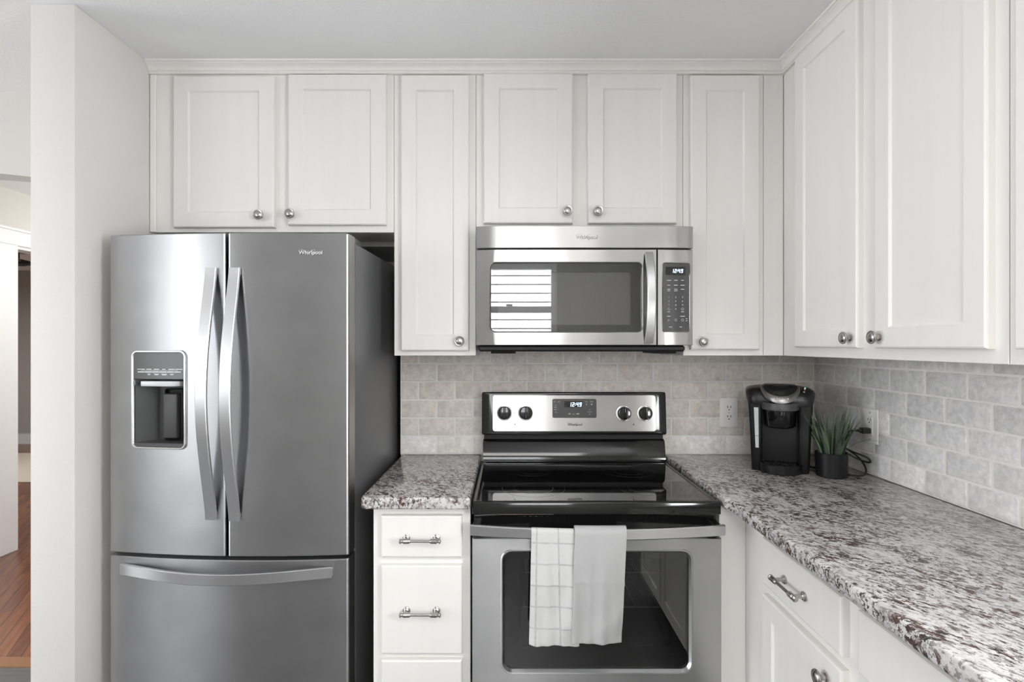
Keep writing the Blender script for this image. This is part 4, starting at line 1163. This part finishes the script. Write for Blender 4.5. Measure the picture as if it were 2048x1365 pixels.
# silver handle: a band that sweeps round the head and climbs to the back along both sides
def zrim(y): return 0.266 + 0.0405 * max(0.0, min(1.0, (y + 0.139) / 0.078)) ** 0.9
def rim_loop(hw, yf, dz):
    P = []
    for i in range(25):
        a = pi + pi * i / 24
        x, y = hw * cos(a), yf * 0.40 + yf * 0.60 * -sin(a)
        P.append((x, y, dz + zrim(y)))
    P = [(-hw, 0.0, dz + zrim(0.0))] + P + [(hw, 0.0, dz + zrim(0.0))]
    return P
A = rim_loop(0.0645, -0.138, -0.012); B = rim_loop(0.0650, -0.139, 0.000); C = rim_loop(0.0620, -0.1345, 0.0055); Dd = rim_loop(0.0565, -0.1265, 0.0050); E = rim_loop(0.0565, -0.1265, -0.006)
mb = MB(); mb.rings([A, B, C, Dd, E], False, False, closed=False); mb.build('lid_handle', 'rim', cm, smooth=60)
mb = MB()
mb.rings([rim_loop(0.0562, -0.1262, -0.006), rim_loop(0.0555, -0.125, 0.0035), rim_loop(0.051, -0.117, 0.0085), rim_loop(0.036, -0.092, 0.0095), rim_loop(0.012, -0.05, 0.0075)], False, True)
mb.build('lid', 'satin', cm, smooth=60)
mb = MB()   # the word on the silver band, bent round it
for i, ch in enumerate('KEURIG'):
    x = -0.0215 + i * 0.0086
    ya = -0.1355 + 0.9 * x * x / 0.14
    text_bm(mb, ch, 0.0085, Matrix.Translation((x, ya - 0.0012, 0.2718)) @ Matrix.Rotation(x * 13, 4, 'Z') @ Matrix.Rotation(radians(50), 4, 'X'), 0.0004, bold=0.0003)
mb.build('lettering', 'mark', cm, smooth=0)
mb = MB(); mb.rings([dee(0.066, -0.128, 0.0, 0.0), dee(0.070, -0.134, 0.0, 0.003), dee(0.072, -0.136, 0.0, 0.030), dee(0.070, -0.133, 0.0, 0.034), dee(0.063, -0.124, 0.0, 0.034), dee(0.062, -0.122, 0.0, 0.030)]); mb.build('drip_tray', 'black', cm, smooth=40)
mb = MB()
for k in range(-6, 7):
    x = k * 0.0085; yl = -0.055 - 0.062 * sqrt(max(0, 1 - (x / 0.062) ** 2))
    mb.box(x - 0.0015, x + 0.0015, yl, -0.036, 0.030, 0.034)
mb.box(-0.05, 0.05, -0.0765, -0.0735, 0.030, 0.0338); mb.build('drip_grate', 'blackm', cm, smooth=0)
mb = MB()
mb.rings([[(x, -0.0800 + 0.0035 * 0, z) for x, z in P_] for P_ in ([(-0.0865 + 0.0, 0.232), (-0.0715, 0.232), (-0.0700, 0.085), (-0.0810, 0.085)],)] +
         [[(-0.0865, -0.0700, 0.232), (-0.0715, -0.0700, 0.232), (-0.0700, -0.0700, 0.085), (-0.0810, -0.0700, 0.085)]])
mb.build('water_window', 'water', cm, smooth=0)
mb = MB(); mb.box(-0.0835, -0.0705, -0.0806, -0.0799, 0.128, 0.1295); mb.build('water_line', 'charcoal', cm, smooth=0)
for k, mt in enumerate(('mark', 'mark', 'pink', 'pink', 'green')):
    MB().lathe([(0.0026, 0), (0.0026, 0.0012), (0, 0.0014)], 10, Matrix.Translation((0.0765 + k * 0.0018, -0.068 + k * 0.0105, 0.2925 + k * 0.0030)) @ Matrix.Rotation(radians(38), 4, 'X')).build('button', mt, cm)

# power cord of the coffee maker: along the counter behind the plant, tied in a loop, up to the right-hand outlet
def smooth_path(P, n=8):
    P = [Vector(p) for p in P]; out = []
    for i in range(len(P) - 1):
        p0, p1, p2, p3 = P[max(i - 1, 0)], P[i], P[i + 1], P[min(i + 2, len(P) - 1)]
        for k in range(n):
            t = k / n
            out.append(0.5 * ((2 * p1) + (-p0 + p2) * t + (2 * p0 - 5 * p1 + 4 * p2 - p3) * t * t + (-p0 + 3 * p1 - 3 * p2 + p3) * t ** 3))
    out.append(P[-1]); return out
inv = Matrix.Translation((CMX, CMY, 0.914)) @ Matrix.Rotation(CA, 4, 'Z')
inv = inv.inverted()
wp = [(1.085, -0.215, 0.930), (1.12, -0.24, 0.9185), (1.17, -0.33, 0.9178), (1.20, -0.385, 0.9178), (1.235, -0.395, 0.9185), (1.262, -0.375, 0.930), (1.268, -0.35, 0.952), (1.262, -0.335, 0.968), (1.245, -0.325, 0.985),
      (1.225, -0.315, 1.000), (1.210, -0.308, 1.008), (1.205, -0.305, 1.000), (1.225, -0.318, 0.985), (1.250, -0.335, 0.968), (1.272, -0.36, 0.958), (1.276, -0.375, 0.963), (1.268, -0.368, 0.976), (1.240, -0.335, 0.990),
      (1.215, -0.315, 1.004), (1.206, -0.312, 1.016), (1.206, -0.322, 1.035), (1.212, -0.335, 1.055), (1.222, -0.352, 1.068), (1.235, -0.366, 1.0715), (1.246, -0.369, 1.0718)]
mb = MB(); mb.tube(smooth_path([inv @ Vector(p) for p in wp]), 0.0032, 8); mb.build('power_cord', 'cord', cm)
mb = MB(); mb.box(-0.011, 0.011, -0.038, -0.0082, -0.010, 0.010, 0.003, 2); mb.tube([(0, -0.036, 0), (0, -0.050, 0)], [0.0065, 0.0045], 10)
mb.bm.transform(inv @ Matrix.Translation((1.2845, -0.370, 1.0718)) @ Matrix.Rotation(RZ, 4, 'Z')); mb.build('plug', 'cord', cm)

# ------------------------------------------------------------------ potted grass
pl = thing('potted_plant', 'small grassy green plant in a black pot beside the coffee maker', 'plant', (1.133, -0.385, 0.914))
MB().lathe([(0.046, 0), (0.0485, 0.003), (0.0505, 0.078), (0.0510, 0.084), (0.0495, 0.085), (0.0475, 0.082), (0.046, 0.072)], 40).build('pot', 'pot', pl)
MB().lathe([(0.0470, 0.066), (0.0470, 0.072), (0.03, 0.075), (0, 0.076)], 24).build('soil', 'soil', pl)
bm = bmesh.new(); tl = []
rnd = random.Random(11)
nb = 78
for k in range(nb):
    a = rnd.uniform(0, 2 * pi); r0 = 0.038 * sqrt(rnd.random())
    base = Vector((r0 * cos(a), r0 * sin(a), 0.070))
    lean = a + rnd.uniform(-0.5, 0.5)
    out = Vector((cos(lean), sin(lean), 0))
    Lh = rnd.uniform(0.100, 0.185); spread = (0.22 + r0 / 0.038 * 0.62) * rnd.uniform(0.5, 1.2)
    if k == 0: a = 0; base = Vector((0.035, -0.01, 0.075)); out = Vector((0.76, -0.65, 0)); Lh = 0.165; spread = 1.55
    if k == 1: base = Vector((-0.04, -0.01, 0.08)); out = Vector((-0.97, -0.24, 0)); Lh = 0.085; spread = 1.2
    side = out.cross(Vector((0, 0, 1))); wd = rnd.uniform(0.0042, 0.0072) if k > 1 else 0.0022
    tw = rnd.uniform(-0.9, 0.9); side = (side * cos(tw) + out * sin(tw)).normalized()
    prev = None; n = 9; tint = rnd.random() ** 1.3
    curl = rnd.uniform(0.3, 0.9)
    p = base.copy(); ang_ = spread * 0.30
    for i in range(n + 1):
        q = i / n
        ang_ = spread * (0.25 + 0.9 * q * curl) if k > 0 else 0.25 + 1.75 * q
        d = out * sin(ang_) + Vector((0, 0, 1)) * cos(ang_)
        if i: p = p + d * (Lh / n)
        ww = wd * (0.75 + 0.6 * sin(pi * min(1, q * 1.3)) * 0.5) * (1 - q ** 3) + 0.0003
        nrm = side.cross(d).normalized()
        row = [bm.verts.new(p - side * ww), bm.verts.new(p + nrm * ww * 0.35), bm.verts.new(p + side * ww)]
        if prev:
            for c_ in (0, 1):
                bm.faces.new((prev[c_], prev[c_ + 1], row[c_ + 1], row[c_])); tl.append(max(0, min(1, tint * (0.75 + 0.3 * q))))
        prev = row
me = bpy.data.meshes.new('foliage'); bm.to_mesh(me); bm.free()
at = me.attributes.new('tint', 'FLOAT', 'FACE'); at.data.foreach_set('value', tl)
link_mesh('foliage', me, 'leaf', pl, smooth=60)
